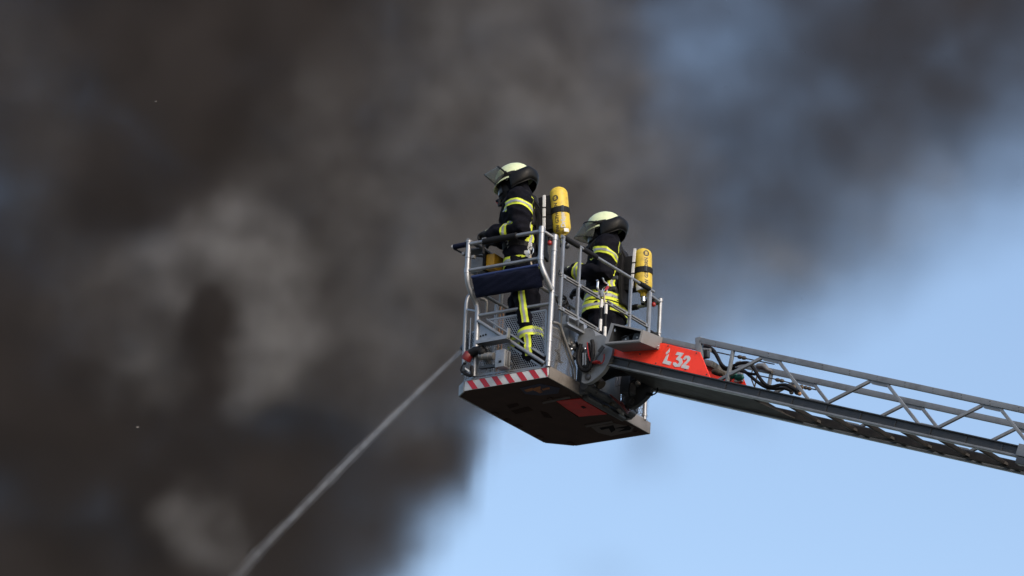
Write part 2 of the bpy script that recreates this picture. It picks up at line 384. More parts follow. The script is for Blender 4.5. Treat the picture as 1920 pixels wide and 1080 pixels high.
for k in range(7):                                      # red bars across the white board
    y = .775-.117*k; wd = .052; sl = .058
    lo_, hi_ = .004, .080
    pts = [(-.0046, y, hi_), (-.0046, y-wd, hi_), (-.0046, y-wd-sl, lo_), (-.0046, y-sl, lo_)]
    pts = [(a, max(.008, b), c) for a, b, c in pts]
    MB().prism(pts, (-.0015, 0, 0)).done('red_bar', 'stripe', sb, smooth=0)
MB().beam((.0, .79, .088), (.0, .01, .088), .016, .010, bevel=.002).done('edge_trim', 'alu', bk)
# underside: ribs, red hatch, worn emblems
def under(poly_px, z, m, name, t=.006, par=bk):
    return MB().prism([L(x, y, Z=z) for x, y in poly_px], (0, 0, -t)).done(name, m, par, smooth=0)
h = under([(1040, 751.5), (1088, 746.5), (1138, 775.5), (1086, 780)], 0, 'redd', 'red_hatch')
under([(1089, 762), (1094, 761), (1099, 764), (1094, 765.5)], -.0062, 'black', 'hatch_lock', .004, h)
under([(1016, 752), (1067, 741), (1070, 744), (1019, 755)], 0, 'upale', 'underside_rib', .012)
under([(1097, 796), (1147, 787), (1150, 790), (1100, 799)], 0, 'upale', 'underside_rib', .012)
under([(1026, 747), (1033, 744), (1084, 781), (1077, 783)], 0, 'under', 'underside_rib', .010)
e1 = under([(974, 727), (1012, 719), (1050, 727), (1047, 737), (1012, 741), (985, 738)], 0, 'ublue', 'emblem', .003)
for z in ([(983, 731), (998, 727), (1001, 731), (988, 735)], [(998, 729), (1013, 724), (1014, 728), (1002, 733)], [(1004, 733), (1012, 729), (1018, 735), (1012, 737)], [(1016, 729), (1030, 726), (1031, 729), (1018, 732)]):
    under(z, -.0031, 'uorange', 'emblem_figure', .0015, e1)
e2 = under([(1108, 800), (1150, 793), (1189, 800), (1184, 809), (1146, 817), (1122, 811)], 0, 'upale', 'emblem', .003)
for z in ([(1124, 802), (1143, 799), (1146, 802), (1128, 806)], [(1140, 800), (1150, 797), (1154, 806), (1146, 811)], [(1152, 803), (1178, 798), (1184, 802), (1181, 806), (1160, 809), (1172, 803)]):
    under(z, -.0031, 'umark', 'emblem_figure', .0015, e2)
for z in ([(950, 760), (970, 755), (974, 760), (955, 766)], [(958, 770), (990, 762), (1000, 769), (968, 776)], [(1012, 770), (1026, 774), (1036, 784), (1020, 782)]):
    under(z, 0, 'ufaint', 'underside_mark', .002)
for px, py in ((918, 775), (942, 789), (967, 801), (1010, 822), (1072, 834), (1205, 812)):   # lugs along the lower edge
    p = L(px, py, Z=0); p += (V((.7, .45, 0))-V((p.x, p.y, 0))).normalized()*.05
    MB().box((p.x, p.y, -.006), (.06, .035, .014), bevel=.003).done('lug', 'under', bk)

def post(pts, r, m='alu', name='post', collars=(), seg=12):
    o = MB().tube(pts, r, seg, round_ends=False).done(name, m, bk)
    for c0, c1 in collars:
        MB().tube([c0, c1], r+.004, seg).done('collar', 'alu' if m == 'alu' else m, o)
    return o
def ringz(x, y, z, hh=.016): return ((x, y, z-hh), (x, y, z+hh))
ZT = 1.19
# striped side (x = 0 below, bulging outwards to x = -0.12 above)
XO = -.12
post([(0, .012, .088), (0, .012, ZT)], .022, collars=[ringz(0, .012, z, .005) for z in (.135, .30, .71, 1.06)]+[ringz(0, .012, 1.17, .022)])
p1t, p1b = L(1016.3, 425, X=XO), L(1013.7, 484, X=XO)
post([p1t, p1b]+curve([L(1013.8, 492, X=XO), L(1016.5, 502, X=XO+.01), L(1023, 518, X=-.09), L(1034, 543, X=-.02)], 4), .022,
     collars=[(p1b+V((0, 0, .02)), p1b-V((0, 0, .02))), (p1t-V((0, 0, .01)), p1t-V((0, 0, .055)))])
p0t, p0b = L(879, 452, X=XO), L(876, 508, X=XO)
post([p0t, p0b]+curve([L(876, 517, X=XO), L(877.5, 530, X=XO+.015), L(884, 550, X=-.07), L(892.5, 569, X=-.01), L(895.5, 585, X=0), L(893, 640, X=0), L(888.5, 706, X=0)], 4), .021,
     collars=[(p0b+V((0, 0, .02)), p0b-V((0, 0, .02))), (p0b+V((0, 0, .11)), p0b+V((0, 0, .117))), (p0t, p0t-V((0, 0, .012)))])
def rail(a, b, r=.015, m='alu', name='rail', grips=(), gr=.024):
    a, b = V(a), V(b); o = post([a, b], r, m, name)
    for t0, t1 in grips:
        MB().tube([a.lerp(b, t0), a.lerp(b, t0)+(b-a)*.004, a.lerp(b, t1)-(b-a)*.004, a.lerp(b, t1)], [gr*.8, gr, gr, gr*.8], 12).done('foam_grip', 'black', o)
    return o
zt = (L(885, 457.6, X=XO).z+L(1011, 434, X=XO).z)/2
ra, rb = L(880, 458, X=XO), L(1014, 433.5, X=XO)
rail(ra, rb, .016, grips=[(.20, .67)], gr=.026)
rail(p0b, p1b, .015)
rail(L(897, 592, X=0), (0, .012, L(1027, 570, X=0).z), .015)
rail(L(898, 602, X=0)+V((-.012, 0, 0)), L(1023, 682, X=0)+V((-.012, 0, 0)), .014, name='brace')
rail(L(912, 598, X=0)+V((.004, 0, 0)), L(1020, 668, X=0)+V((.004, 0, 0)), .006, 'sheet', name='brace')
rail(p1t-V((0, 0, .03)), (0, .012, 1.165), .014)
pf = lambda u, z: V((.016, u, z))
def uz(lst, X=0): return [(L(x, y, X=X).y, L(x, y, X=X).z) for x, y in lst]
perforated('perforated_panel', uz([(912, 599), (1022, 580), (1021, 666)]), pf, bk)
perforated('perforated_panel', uz([(899, 612), (1012, 686), (893, 703)]), pf, bk)
MB().prism([V((.006, u, z)) for u, z in uz([(898, 606), (944, 635), (897, 641)])], (-.004, 0, 0)).done('gusset_plate', 'alu', bk, smooth=0)
for k in range(3):
    c = L(901+5*k, 630.5-1.5*k, X=.001); MB().lathe([(.008, 0), (.008, .003)], 10, Matrix.Translation(c) @ Matrix.Rotation(R(-90), 4, 'Y')).done('bolt_hole', 'black', bk)
# folding step with tab, socket box, pipe
a, b = L(892, 639, X=-.09), L(950, 633.5, X=-.09); zc = (a.z+b.z)/2
st = MB().beam((-.09, a.y, zc), (-.09, b.y, zc), .006, .030).beam((-.045, a.y, zc-.012), (-.045, b.y, zc-.012), .09, .006).done('folding_step', 'alu', bk)
MB().box((-.07, b.y, zc+.035), (.04, .012, .085), bevel=.002).done('step_tab', 'alu', st)
c = L(937, 671.5, X=-.10); sx = MB().box(c+V((.045, 0, 0)), (.09, .085, .145), bevel=.004).done('socket_box', 'alu', bk)
MB().box(c+V((-.001, -.005, -.03)), (.006, .024, .018)).done('socket_slot', 'black', sx)
for k in range(3): MB().box(c+V((.02+.02*k, -.048-.012*(k == 1), .0)), (.008, .02, .12), bevel=.002).done('fin', 'alu_dark', sx)
pa, pb = L(926, 668, X=-.04), L(900, 668, X=-.04)
post([pa, pb], .030, 'alu_dark', 'feed_pipe', collars=[(pa.lerp(pb, .3), pa.lerp(pb, .42)), (pa.lerp(pb, .7), pa.lerp(pb, .8))])
MB().beam(L(900, 690, X=-.01), L(960, 682, X=-.01), .03, .02).done('hinge_block', 'dgrey', bk)
# water monitor
ma = L(903, 655, X=-.05); mb_ = L(880, 664, X=-.05)
mo = MB().tube([ma+V((.02, -.02, -.02)), ma, ma.lerp(mb_, .5)+V((0, 0, .006)), mb_], [.026, .034, .036, .03], 14, round_ends=True).ball(ma+V((.0, -.01, -.025)), .036).done('water_monitor', 'black', bk)
d = (L(871, 680, X=-.05)-L(882, 660, X=-.05)).normalized(); c = L(881, 661, X=-.05)
MB().tube([c, c+d*.012, c+d*.060, c+d*.072], [.030, .040, .044, .040], 8).done('red_shroud', 'dred', mo)
c2 = L(875, 690, X=-.05)
MB().tube(curve([L(872, 680, X=-.05), L(866, 691, X=-.05), L(867, 697, X=-.05), L(880, 704, X=-.05), L(885, 701, X=-.05), L(885, 686, X=-.05)], 4), .013, 10).done('shroud_handle', 'black', mo)
MB().box(c2, (.02, .07, .055), bevel=.006).done('shroud_body', 'dgrey', mo)
MB().prism([L(872, 689, X=-.064), L(880, 694, X=-.064), L(880, 698, X=-.064), L(872, 692, X=-.064)], (-.002, 0, 0)).done('shroud_label', 'tag', mo)
JX = .10
j0 = L(866.5, 656, X=JX); jd = (L(840, 681, X=JX)-j0).normalized()
MB().tube([j0-jd*.26, j0-jd*.10, j0-jd*.06, j0], [.05, .042, .032, .028], 14).done('nozzle', 'dgrey', mo)
post([j0-jd*.24, j0-jd*.24+V((.02, -.05, -.30))], .035, 'dgrey', 'riser_pipe')
# corner posts and narrow panel at the bevelled corner
fc = .86
post(curve([L(869, 703, Y=fc), L(871.5, 640, Y=fc), L(874, 580, Y=fc), L(876, 562, Y=fc), L(881, 553, Y=fc-.01), L(889, 551, Y=fc-.04)], 4), .016)
post(curve([L(912, 588, X=.05), L(913, 570, X=.05), L(910, 563, X=.04), L(901, 560, X=.02)], 3), .012, 'alu_dark', 'handrail')
q0, q1 = L(871, 690, Y=fc), L(889, 700, X=0)
pp = lambda u, z: V((q0.x, q0.y, 0)).lerp(V((q1.x, q1.y, 0)), u/.12)+V((0, 0, z))
perforated('perforated_panel', [(.005, .11), (.115, .11), (.115, .50), (.005, .50)], pp, bk)
post([L(883, 596, X=.03), L(880.5, 655, X=.03)], .006, 'alu', 'latch_rod')
MB().beam(L(876, 580, X=.03), L(893, 583, X=.0), .012, .012).done('latch', 'alu', bk)
# blue net cushion under the middle rail
pt = [L(885, 520, X=-.14), L(1009, 497.5, X=-.14), L(1018, 538, X=-.065), L(893, 559, X=-.065)]
bn = MB(); n = (pt[1]-pt[0]).cross(pt[3]-pt[0]).normalized(); n = n if n.x > 0 else -n
rows = []
def quad(u, v): return pt[0].lerp(pt[1], u).lerp(pt[3].lerp(pt[2], u), v)
NU, NV = 26, 12
for side in (-1, 1):
    gr = [bn.ring([quad(i/NU, j/NV)+n*side*.026*min(1, 4*min(i/NU, 1-i/NU)+.25)*math.sqrt(max(.04, 1-(2*j/NV-1)**6))+n*.002*math.sin(i*.9+j*1.7) for i in range(NU+1)]) for j in range(NV+1)]
    for r0, r1 in zip(gr, gr[1:]): bn.bridge(r0, r1, False)
    rows.append(gr)
f_, b_ = rows
bn.bridge(f_[0], b_[0], False); bn.bridge(f_[-1], b_[-1], False)
bn.bridge([r[0] for r in f_], [r[0] for r in b_], False); bn.bridge([r[-1] for r in f_], [r[-1] for r in b_], False)
cu = bn.done('net_cushion', 'navy', bk)
MB().tube([quad(k/12, -.005) for k in range(13)], .013, 10).done('cushion_lit_hem', 'nlit', cu)  # rolled top edge in brighter navy, standing in for light catching it
for u in (.06, .94): MB().tube([quad(u, .02), quad(u, .0)+V((.01, 0, .035))], .008, 8).done('cushion_strap', 'black', cu)
# control console, handle and brackets at the front corner
ca, cb_ = L(884, 479, X=.02), L(906, 475, X=.02)
co = MB().box(((.02+.24)/2, (ca.y+cb_.y)/2, ca.z-.075), (.22, abs(ca.y-cb_.y), .15), bevel=.006).done('control_console', 'grey', bk)
ya, yb = L(910, 478, X=.03), L(927, 474, X=.03)
MB().box((.13, (ya.y+yb.y)/2, ya.z-.06), (.18, abs(ya.y-yb.y)*.9, .13), bevel=.004).done('yellow_panel', 'yellow', co)
MB().box((.10, (cb_.y+ya.y)/2-.002, ca.z-.065), (.16, .02, .16)).done('console_seam', 'black', co)
MB().beam(L(884, 475, X=.06), L(909, 471, X=.06), .16, .010).done('console_lid', 'dgrey', co)
ha, hb = L(874, 458.5, X=XO), L(851, 463, X=XO)
hd = MB().tube([ha.lerp(hb, t) for t in [k/14 for k in range(15)]], [.020+.003*(k % 2) for k in range(15)], 12).done('handle', 'navy', bk)
MB().tube([hb, hb+(hb-ha).normalized()*.012], .017, 10).done('handle_tip', 'tag', hd)
MB().beam(L(852, 467, X=XO+.02), L(872, 477, X=XO+.02), .02, .014).beam(L(872, 477, X=XO+.02), L(906, 481, X=XO+.06), .02, .014).done('handle_bracket', 'black', bk)
for x0, y0 in ((870, 476), (888, 482)): MB().box(L(x0, y0, X=XO+.01), (.03, .028, .026), bevel=.004).done('bracket_clip', 'alu_dark', bk)
MB().tube([L(906, 455, X=XO), L(906, 476, X=XO)], .011, 8).done('bracket_arm', 'black', bk)
MB().box(L(909, 452, X=XO)+V((0, 0, .01)), (.035, .04, .03), bevel=.005).done('grip_clamp', 'alu_dark', bk)
# front railing (away from the ladder)
fz = L(906, 468, Y=.79).z
rail((XO+.02, .78, fz), (1.60, .86, fz), .016, 'alu_dark')
for z, yy, x0 in ((.88, .80, .02), (.56, .875, .10)): rail((x0, yy, z), (1.45, yy, z), .014, 'alu_dark')
for x in (.45, .95, 1.36): post([(x, .875, .09), (x, .870, .60), (x, .80+.02*x, .86), (x, .785+.03*x, fz)], .017, 'alu_dark')
perforated('perforated_panel', [(.08, .10), (1.32, .10), (1.32, .56), (.08, .56)], lambda u, z: V((u, .868, z)), bk, pitch=.026)
for px, m, r in ((930.5, 'alu', .012), (938, 'copper', .011), (944.5, 'copper', .008)):
    q = L(px, 570, Y=.80); post([(q.x, q.y, .09), (q.x, q.y, .86)], r, m, 'supply_pipe')

# ladder side (y = 0)
YL = -.02
o = rail((.05, YL, 1.197), (1.43, YL, 1.197), .013)
for x0, x1 in ((.09, .29), (.36, .56), (1.21, 1.36)): MB().tube([(x0, YL, 1.197), (x1, YL, 1.197)], .021, 12).done('foam_grip', 'black', o)
def gbar(x, z0, z1): MB().box((x, YL, (z0+z1)/2), (.024, .022, z1-z0), bevel=.003).done('gate_bar', 'alu', bk)
gbar(.075, .585, 1.205); gbar(.32, .60, 1.19); gbar(1.085, .42, 1.19); gbar(1.365, .50, 1.20)
def slot_rail(x0, x1, z):
    o = MB().box(((x0+x1)/2, YL-.002, z+.011), (x1-x0, .018, .012), bevel=.002).box(((x0+x1)/2, YL-.002, z-.011), (x1-x0, .018, .009), bevel=.002).done('gate_rail', 'alu_dark', bk)
    for x in (x0+.06, x0+.28, x1-.04): MB().box((x, YL-.003, z), (.03, .022, .03), bevel=.003).done('rail_block', 'alu', o)
slot_rail(.05, .645, .872); slot_rail(.05, .645, .597); slot_rail(.745, 1.37, .872); slot_rail(.745, 1.37, .56)
for x, z0, z1, wb in ((.665, .585, .88, ((.60, .70), (.80, .87))), (.735, .53, .86, ((.57, .66), (.77, .85)))):
    p = post([(x, YL, z0), (x, YL, z1)], .011, 'black', 'gate_pole')
    for w0, w1 in wb: MB().tube([(x, YL, w0), (x, YL, w1)], .0135, 10).done('white_band', 'tag', p)
post([(1.405, .0, .088), (1.405, .0, 1.19)], .018, collars=[ringz(1.405, 0, 1.165, .02), ringz(1.405, 0, .70, .006), ringz(1.405, 0, .13, .01)])
post([(1.60, .02, 1.20), (1.60, .02, .84)]+curve([(1.60, .02, .80), (1.585, .02, .74), (1.53, .02, .64), (1.46, .01, .54), (1.42, 0, .47)], 3), .018, collars=[ringz(1.60, .02, 1.185, .012), ringz(1.60, .02, .90, .006)])
rail((1.405, 0, 1.165), (1.60, .02, 1.165), .013)
MB().tube([(1.405, .01, .865), (1.60, .02, .865)], .015, 8).done('clamp', 'black', bk)
rail((1.60, .02, 1.165), (1.60, .86, 1.165), .016, grips=[(.25, .75)]); rail((1.60, .02, .90), (1.60, .88, .90), .015)
post([(1.60, .88, 1.2), (1.60, .88, .84), (1.55, .86, .66), (1.48, .74, .50), (1.48, .72, .09)], .02); rail((1.49, .74, .56), (1.42, .01, .56), .014)
perforated('perforated_panel', [(.02, .10), (.70, .10), (.70, .54), (.02, .54)], lambda u, z: V((1.47, u, z)), bk, pitch=.024)
for p in (L(1030.5, 455.5, X=-.03), L(1225.5, 571, Y=.02)):
    lo_ = MB().ball(p, (.019, .019, .022), 14).done('position_lamp', 'redp', bk)
    MB().tube([p+V((0, 0, .02)), p+V((0, 0, .05))], .016, 10).done('lamp_socket', 'black', lo_)
# low guards and the storage flap
yp = lambda u, z: V((u, .006, z))
def xz(lst): return [(L(x, y, Y=0).x, L(x, y, Y=0).z) for x, y in lst]
post(curve([L(1036, 604, Y=-.012), L(1046, 607, Y=-.012), L(1051, 613, Y=-.012), L(1057, 631, Y=-.012), L(1069, 664, Y=-.012), L(1076, 684, Y=-.012), L(1078, 694, Y=-.012), L(1077.5, 712, Y=-.012)], 3), .012, 'alu_dark', 'guard_tube')
perforated('perforated_panel', xz([(1035, 612), (1048, 617), (1074, 690), (1075, 711), (1031, 687)]), yp, bk, pitch=.016, m='alu_dark')
perforated('perforated_panel', [(1.10, .10), (1.39, .10), (1.39, .40), (1.10, .40)], yp, bk, pitch=.020)
post([(1.12, .0, .09), (1.12, .0, .55)], .012)
for x0, y0, x1, y1 in ((1041, 656, 1047, 662), (1047, 655, 1049, 678), (1043, 676, 1054, 680)): MB().beam(L(x0, y0, Y=.03), L(x1, y1, Y=.03), .02, .010).done('guard_bracket', 'dgrey', bk)
fl = [L(1060, 593, Y=-.05), L(1090, 607, Y=-.05), L(1092, 625, Y=-.05), L(1060, 608, Y=-.05)]
sf = MB()
for k in range(4): sf.beam(fl[k-1], fl[k], .05, .016)
sf = sf.done('storage_flap', 'alu', bk, smooth=0)
MB().prism([p+V((0, .02, 0)) for p in fl], (0, .004, 0)).done('flap_plate', 'grey', sf, smooth=0)
for px, py in ((1064, 597), (1083, 606)): MB().box(L(px, py, Y=-.085), (.02, .02, .05), bevel=.003).done('flap_latch', 'dgrey', sf)
MB().box(L(1094, 622, Y=-.04), (.05, .03, .12), bevel=.004).done('flap_hinge', 'alu', sf)
# pivot mount
for x in (.44, 1.10): MB().prism([(x, .03, .0), (x, -.05, .0), (x, -.11, .05), (x, -.10, .20), (x, -.02, .33), (x, .03, .33)], (.04, 0, 0)).done('mount_plate', 'dgrey', bk, smooth=0)
MB().tube([(.40, -.07, .05), (1.12, -.07, .04)], .036, 14).done('pivot_shaft', 'dgrey', bk)
MB().tube([(.50, -.02, -.01), (1.06, -.02, -.01)], .026, 12).done('pivot_tube', 'dgrey', bk)
MB().box((.78, .012, .05), (.60, .02, .07)).done('mount_beam', 'dgrey', bk)
MB().box((.78, .03, .29), (.60, .014, .36), bevel=.004).done('mount_cover', 'dgrey', bk)
random.seed(3)
for k in range(11):
    x = random.uniform(.52, 1.04); z = random.uniform(-.02, .08); q = V((x, random.uniform(-.11, -.04), z))
    if k % 3 == 0: MB().tube([q, q+V((random.uniform(.05, .12), 0, random.uniform(-.03, .01)))], random.uniform(.01, .018), 8).done('fitting', random.choice(['brass', 'dgrey', 'alu_dark']), bk)
    else: MB().box(q, (random.uniform(.03, .06), .03, random.uniform(.02, .04)), bevel=.004).done('fitting', random.choice(['dgrey', 'brass', 'black']), bk)
MB().tube(curve([(.70, -.12, .06), (.80, -.14, .03), (.86, -.13, .045), (.92, -.14, -.01), (1.0, -.12, .02)], 4), .007, 8).done('red_cable', 'dred', bk)
MB().tube(curve([(.72, -.13, .04), (.84, -.15, .0), (.95, -.13, -.02), (.98, -.12, .05)], 4), .006, 8).done('red_cable', 'dred', bk)
# steering valves and pipes behind the guard
for (px, py, r, m) in ((1074, 650, .03, 'dgrey'), (1071, 655, .016, 'chrome'), (1082, 646, .024, 'black'), (1080, 657, .020, 'dgrey'), (1071, 643, .016, 'alu_dark')):
    MB().ball(L(px, py, Y=.03), r, 10).done('coupling', m, bk)
MB().tube([L(1075, 672, Y=.02), L(1090, 648, Y=.02)], .022, 10).done('valve_pipe', 'dgrey', bk)
MB().box(L(1067, 632, Y=.06), (.10, .06, .16), bevel=.006).done('valve_cover', 'grey', bk)
# intercom cable curls hanging inside the gate
for k in range(3):
    cpx, cpy = 1053+5*k, 562+6*k
    MB().tube(curve([L(cpx+9*math.cos(a)*(1-.2*k), cpy+8*math.sin(a+.4*k), Y=.05+.02*k) for a in [R(45*i) for i in range(9)]], 3), .009, 8).done('coiled_cable', 'black', bk)
cl = curve([L(1125, 548, Y=-.03), L(1120.5, 540, Y=-.03), L(1121, 529, Y=-.03), L(1119.5, 525, Y=-.03)], 4)
kb = MB().tube(cl, .009, 8).tube(curve([L(1127, 549, Y=-.03), L(1137, 540, Y=-.03), L(1140, 533, Y=-.03), L(1133, 528, Y=-.03), L(1130, 521, Y=-.03)], 4), .007, 8).done('carabiner', 'chrome', bk)
MB().tube([L(1134, 545, Y=-.032), L(1140, 538, Y=-.032)], .012, 8).done('carabiner_gate', 'redp', kb)
MB().box(L(1127, 551, Y=-.03), (.03, .03, .05), bevel=.004).done('carabiner_lug', 'alu', kb)
# ------------------------------------------------------------------ turntable ladder
ld = thing('turntable_ladder', 'grey lattice ladder arm with bright red nose panel lettered L32', 'ladder', BM, (.725, -.14, .10))
XN, XF, SL = .37, .98, .3485
def ztop(y): return .272+SL*(y+1.142)
def zch(y): return .241+SL*(y+.316)
YE = -9.0
CY = [-.316, -2.6, -5.0, YE]
for x, sgn in ((XN, -1), (XF, 1)):
    c = MB().beam((x, -.316, zch(-.316)-.034), (x, YE, zch(YE)-.034), .030, .066, bevel=.003).done('chord', 'cdark', ld)
    MB().beam((x+sgn*.012, -.318, zch(-.318)-.074), (x+sgn*.012, YE, zch(YE)-.074), .062, .016, bevel=.002).done('chord_flange', 'grey', c)
    MB().beam((x+sgn*.010, -.318, zch(-.318)+.004), (x+sgn*.010, YE, zch(YE)+.004), .05, .008).done('chord_lip', 'cdark', c)
    MB().beam((x, -1.15, ztop(-1.15)-.024), (x, YE, ztop(YE)-.024), .036, .046, bevel=.004).done('top_rail', 'grey', ld)
    MB().beam((x, -1.135, ztop(-1.135)-.002), (x, -1.15, zch(-1.15)+.15), .036, .05, upv=V((0, 1, 0)), bevel=.004).done('rail_end', 'grey', ld)
    MB().beam((x, -.78, .312), (x, -1.14, .312-.36*SL), .03, .042, bevel=.003).done('nose_bar', 'grey', ld)
    yo = 0 if sgn < 0 else .02
    MB().beam((x, -1.452+yo, ztop(-1.452)-.04), (x, -1.405+yo, zch(-1.405)), .022, .030, upv=V((1, 0, 0)), bevel=.003).done('strut', 'grey', ld)
    k = 0
    while True:
        y0 = -1.331-.957*k+yo*2
        if y0 < YE+1.2: break
        e = .004 if sgn < 0 else -.004
        def bar(ya, za, yb, zb): MB().beam((x, ya, za), (x, yb, zb), .024, .024, upv=V((1, 0, 0)), bevel=.004).done('lattice_bar', 'grey', ld)
        bar(y0, zch(y0)+.005, y0-.378, ztop(y0-.378)-.058)
        bar(y0-.536, ztop(y0-.536)-.058, y0-.81, zch(y0-.81)+.005)
        MB().prism([(x-.008, y0-.36, ztop(y0-.36)-.05), (x-.008, y0-.555, ztop(y0-.555)-.05), (x-.008, y0-.52, ztop(y0-.52)-.075), (x-.008, y0-.40, ztop(y0-.40)-.075)], (.016, 0, 0)).done('gusset', 'grey', ld, smooth=0)
        MB().prism([(x-.008, y0-.78, zch(y0-.78)), (x-.008, y0-.99, zch(y0-.99)), (x-.008, y0-.94, zch(y0-.94)+.022), (x-.008, y0-.83, zch(y0-.83)+.022)], (.016, 0, 0)).done('gusset', 'grey', ld, smooth=0)
        k += 1
rv = 0
y = -1.3
while y > -4.6:                                        # rivet pairs along the near rail and chord
    for zz in (ztop(y)-.012, ztop(y)-.036): MB().ball((XN-.018, y, zz), .0045, 6).done('rivet', 'dgrey', ld)
    y -= .24
y = -.5
while y > -4.6:
    MB().box((XN-.016, y, zch(y)-.034), (.010, .016, .050), Matrix.Rotation(math.atan(SL), 3, 'X'), .002).done('chord_rib', 'cdark', ld); y -= .30
y = -.62
while y > YE+.1:                                        # rungs with ribbed rubber sleeves
    r = MB().box(((XN+XF)/2, y, zch(y)-.048), (XF-XN-.02, .036, .034), Matrix.Rotation(math.atan(SL), 3, 'X'), .005).done('rung', 'lblk', ld)
    y -= .325
    for xs in (.50, .85): MB().beam((xs, y+.325, zch(y+.325)-.05), (xs-.13*(1 if xs < .7 else -1), y+.325-.10, zch(y+.225)-.064), .026, .020).done('rung_stay', 'lblk', r)
MB().prism([(XN+.02, -.36, zch(-.36)-.07), (XF-.02, -.36, zch(-.36)-.07), (XF-.02, -1.75, zch(-1.75)-.07), (XN+.02, -1.55, zch(-1.55)-.07)], (0, 0, .01)).done('bottom_cover', 'lblk', ld, smooth=0)
MB().beam((.90, -.5, zch(-.5)-.045), (.90, YE, zch(YE)-.045), .05, .05).done('cable_tray', 'lblk', ld)
# red nose panel with lettering
XP = XN-.030
def rp(lst, X): return [L(x, y, X=X) for x, y in lst]
poly = rp([(1146, 655), (1180, 640), (1246, 643.5), (1312, 660), (1331, 707), (1240, 686.5), (1146, 666)], XP)
MB().prism(poly, (.012, 0, 0)).done('nose_panel', 'red', ld, smooth=0)
MB().prism([V((XF+.012, p.y, p.z)) for p in poly], (.012, 0, 0)).done('nose_panel', 'red', ld, smooth=0)
for px, py in ((1170, 652), (1200, 664), (1253, 648.5), (1306, 662), (1325, 702), (1285, 693), (1230, 681)): MB().lathe([(.006, 0), (.006, .003), (.003, .005)], 8, Matrix.Translation(L(px, py, X=XP)) @ Matrix.Rotation(R(-90), 4, 'Y')).done('panel_bolt', 'dgrey', ld)
cz = lambda lst: [L(1200+x/5.3333, 600+y/5.3333, X=XP-.001) for x, y in lst]
for nm, pl in (('letter_L', [(300, 284), (258, 330), (262, 350), (296, 320)]),
               ('letter_L', [(260, 362), (291, 338), (270, 406), (318, 420), (301, 453), (224, 433)]),
               ('digit_3', [(374, 319), (440, 332), (404, 378), (424, 390), (426, 428), (400, 468), (352, 470), (328, 444), (332, 424), (358, 424), (374, 442), (392, 428), (388, 408), (360, 396), (364, 384), (394, 354), (354, 348)]),
               ('digit_2', [(452, 358), (488, 357), (506, 378), (500, 404), (456, 452), (494, 460), (484, 494), (412, 478), (416, 456), (468, 406), (474, 390), (466, 382), (446, 400), (428, 392)])):
    MB().prism(cz(pl), (-.002, 0, 0)).done('lettering', 'letter', ld, smooth=0)
# bracket plates joining the basket
bp = [(1090, 716), (1097, 719), (1109, 715), (1129, 698), (1141, 679), (1147, 664), (1148, 650), (1137, 646), (1134, 629), (1104, 632), (1094, 640), (1092, 690)]
for X0 in (.31, .96):
    q = [V((X0, p.y, p.z)) for p in curve(rp(bp, .31)+rp(bp[:1], .31), 4)[:-1]]
    o = MB().prism(q, (.045, 0, 0)).done('bracket_plate', 'grey' if X0 < .5 else 'dgrey', ld, smooth=0)
    pin = L(1103, 707, X=.31); MB().lathe([(.026, 0), (.026, .012), (.016, .018)], 16, Matrix.Translation((X0, pin.y, pin.z)) @ Matrix.Rotation(R(-90), 4, 'Y')).done('pivot_pin', 'dgrey', o)
dr = L(1118, 640, X=.5)
MB().tube([(.356, dr.y, dr.z-.02), (.96, dr.y, dr.z-.02)], .085, 18).done('cross_drum', 'grey', ld)
MB().box((.675, -.36, zch(-.36)+.05), (.57, .10, .16), bevel=.01).done('nose_block', 'dgrey', ld)
MB().tube([L(1118, 713, X=.62), L(1150, 697, X=.62), L(1215, 690, X=.62)], [.034, .045, .045], 14).done('levelling_cylinder', 'black', ld)
MB().tube([L(1118, 712, X=.55), L(1128, 722, X=.55)], .04, 12).done('cylinder_eye', 'brass', ld)
MB().box(L(1178, 716, X=.85), (.10, .10, .22), bevel=.02).done('hydraulic_block', 'dgrey', ld)
MB().box(L(1186, 705, X=.9), (.08, .20, .12), bevel=.02).done('hydraulic_block', 'dgrey', ld)
for k, (a, b) in enumerate((((1163, 705), (1160, 722)), ((1158, 708), (1156, 724)))): MB().tube([L(*a, X=.8), L(*b, X=.8)], .014, 8).done('ram_rod', 'alu', ld)
MB().tube(curve([L(1192, 712, X=.75), L(1182, 718, X=.75), L(1179, 735, X=.75), L(1181, 745, X=.75)], 4), .006, 6).done('cable', 'black', ld)
random.seed(11)
for k in range(7): MB().ball(L(random.uniform(1188, 1204), random.uniform(708, 726), X=.8), random.uniform(.01, .02), 8).done('hose_fitting', random.choice(['copper', 'alu_dark', 'dgrey']), ld)
cb = MB().tube(curve([L(1233, 727, X=.8), L(1232, 734, X=.8), L(1227, 739, X=.8), L(1222, 740, X=.8)], 5), .006, 8).done('cable', 'black', ld)
MB().tube([L(1223, 740, X=.8), L(1216, 739, X=.8), L(1213, 738.5, X=.8)], [.012, .016, .014], 10).done('cable_plug', 'black', cb)
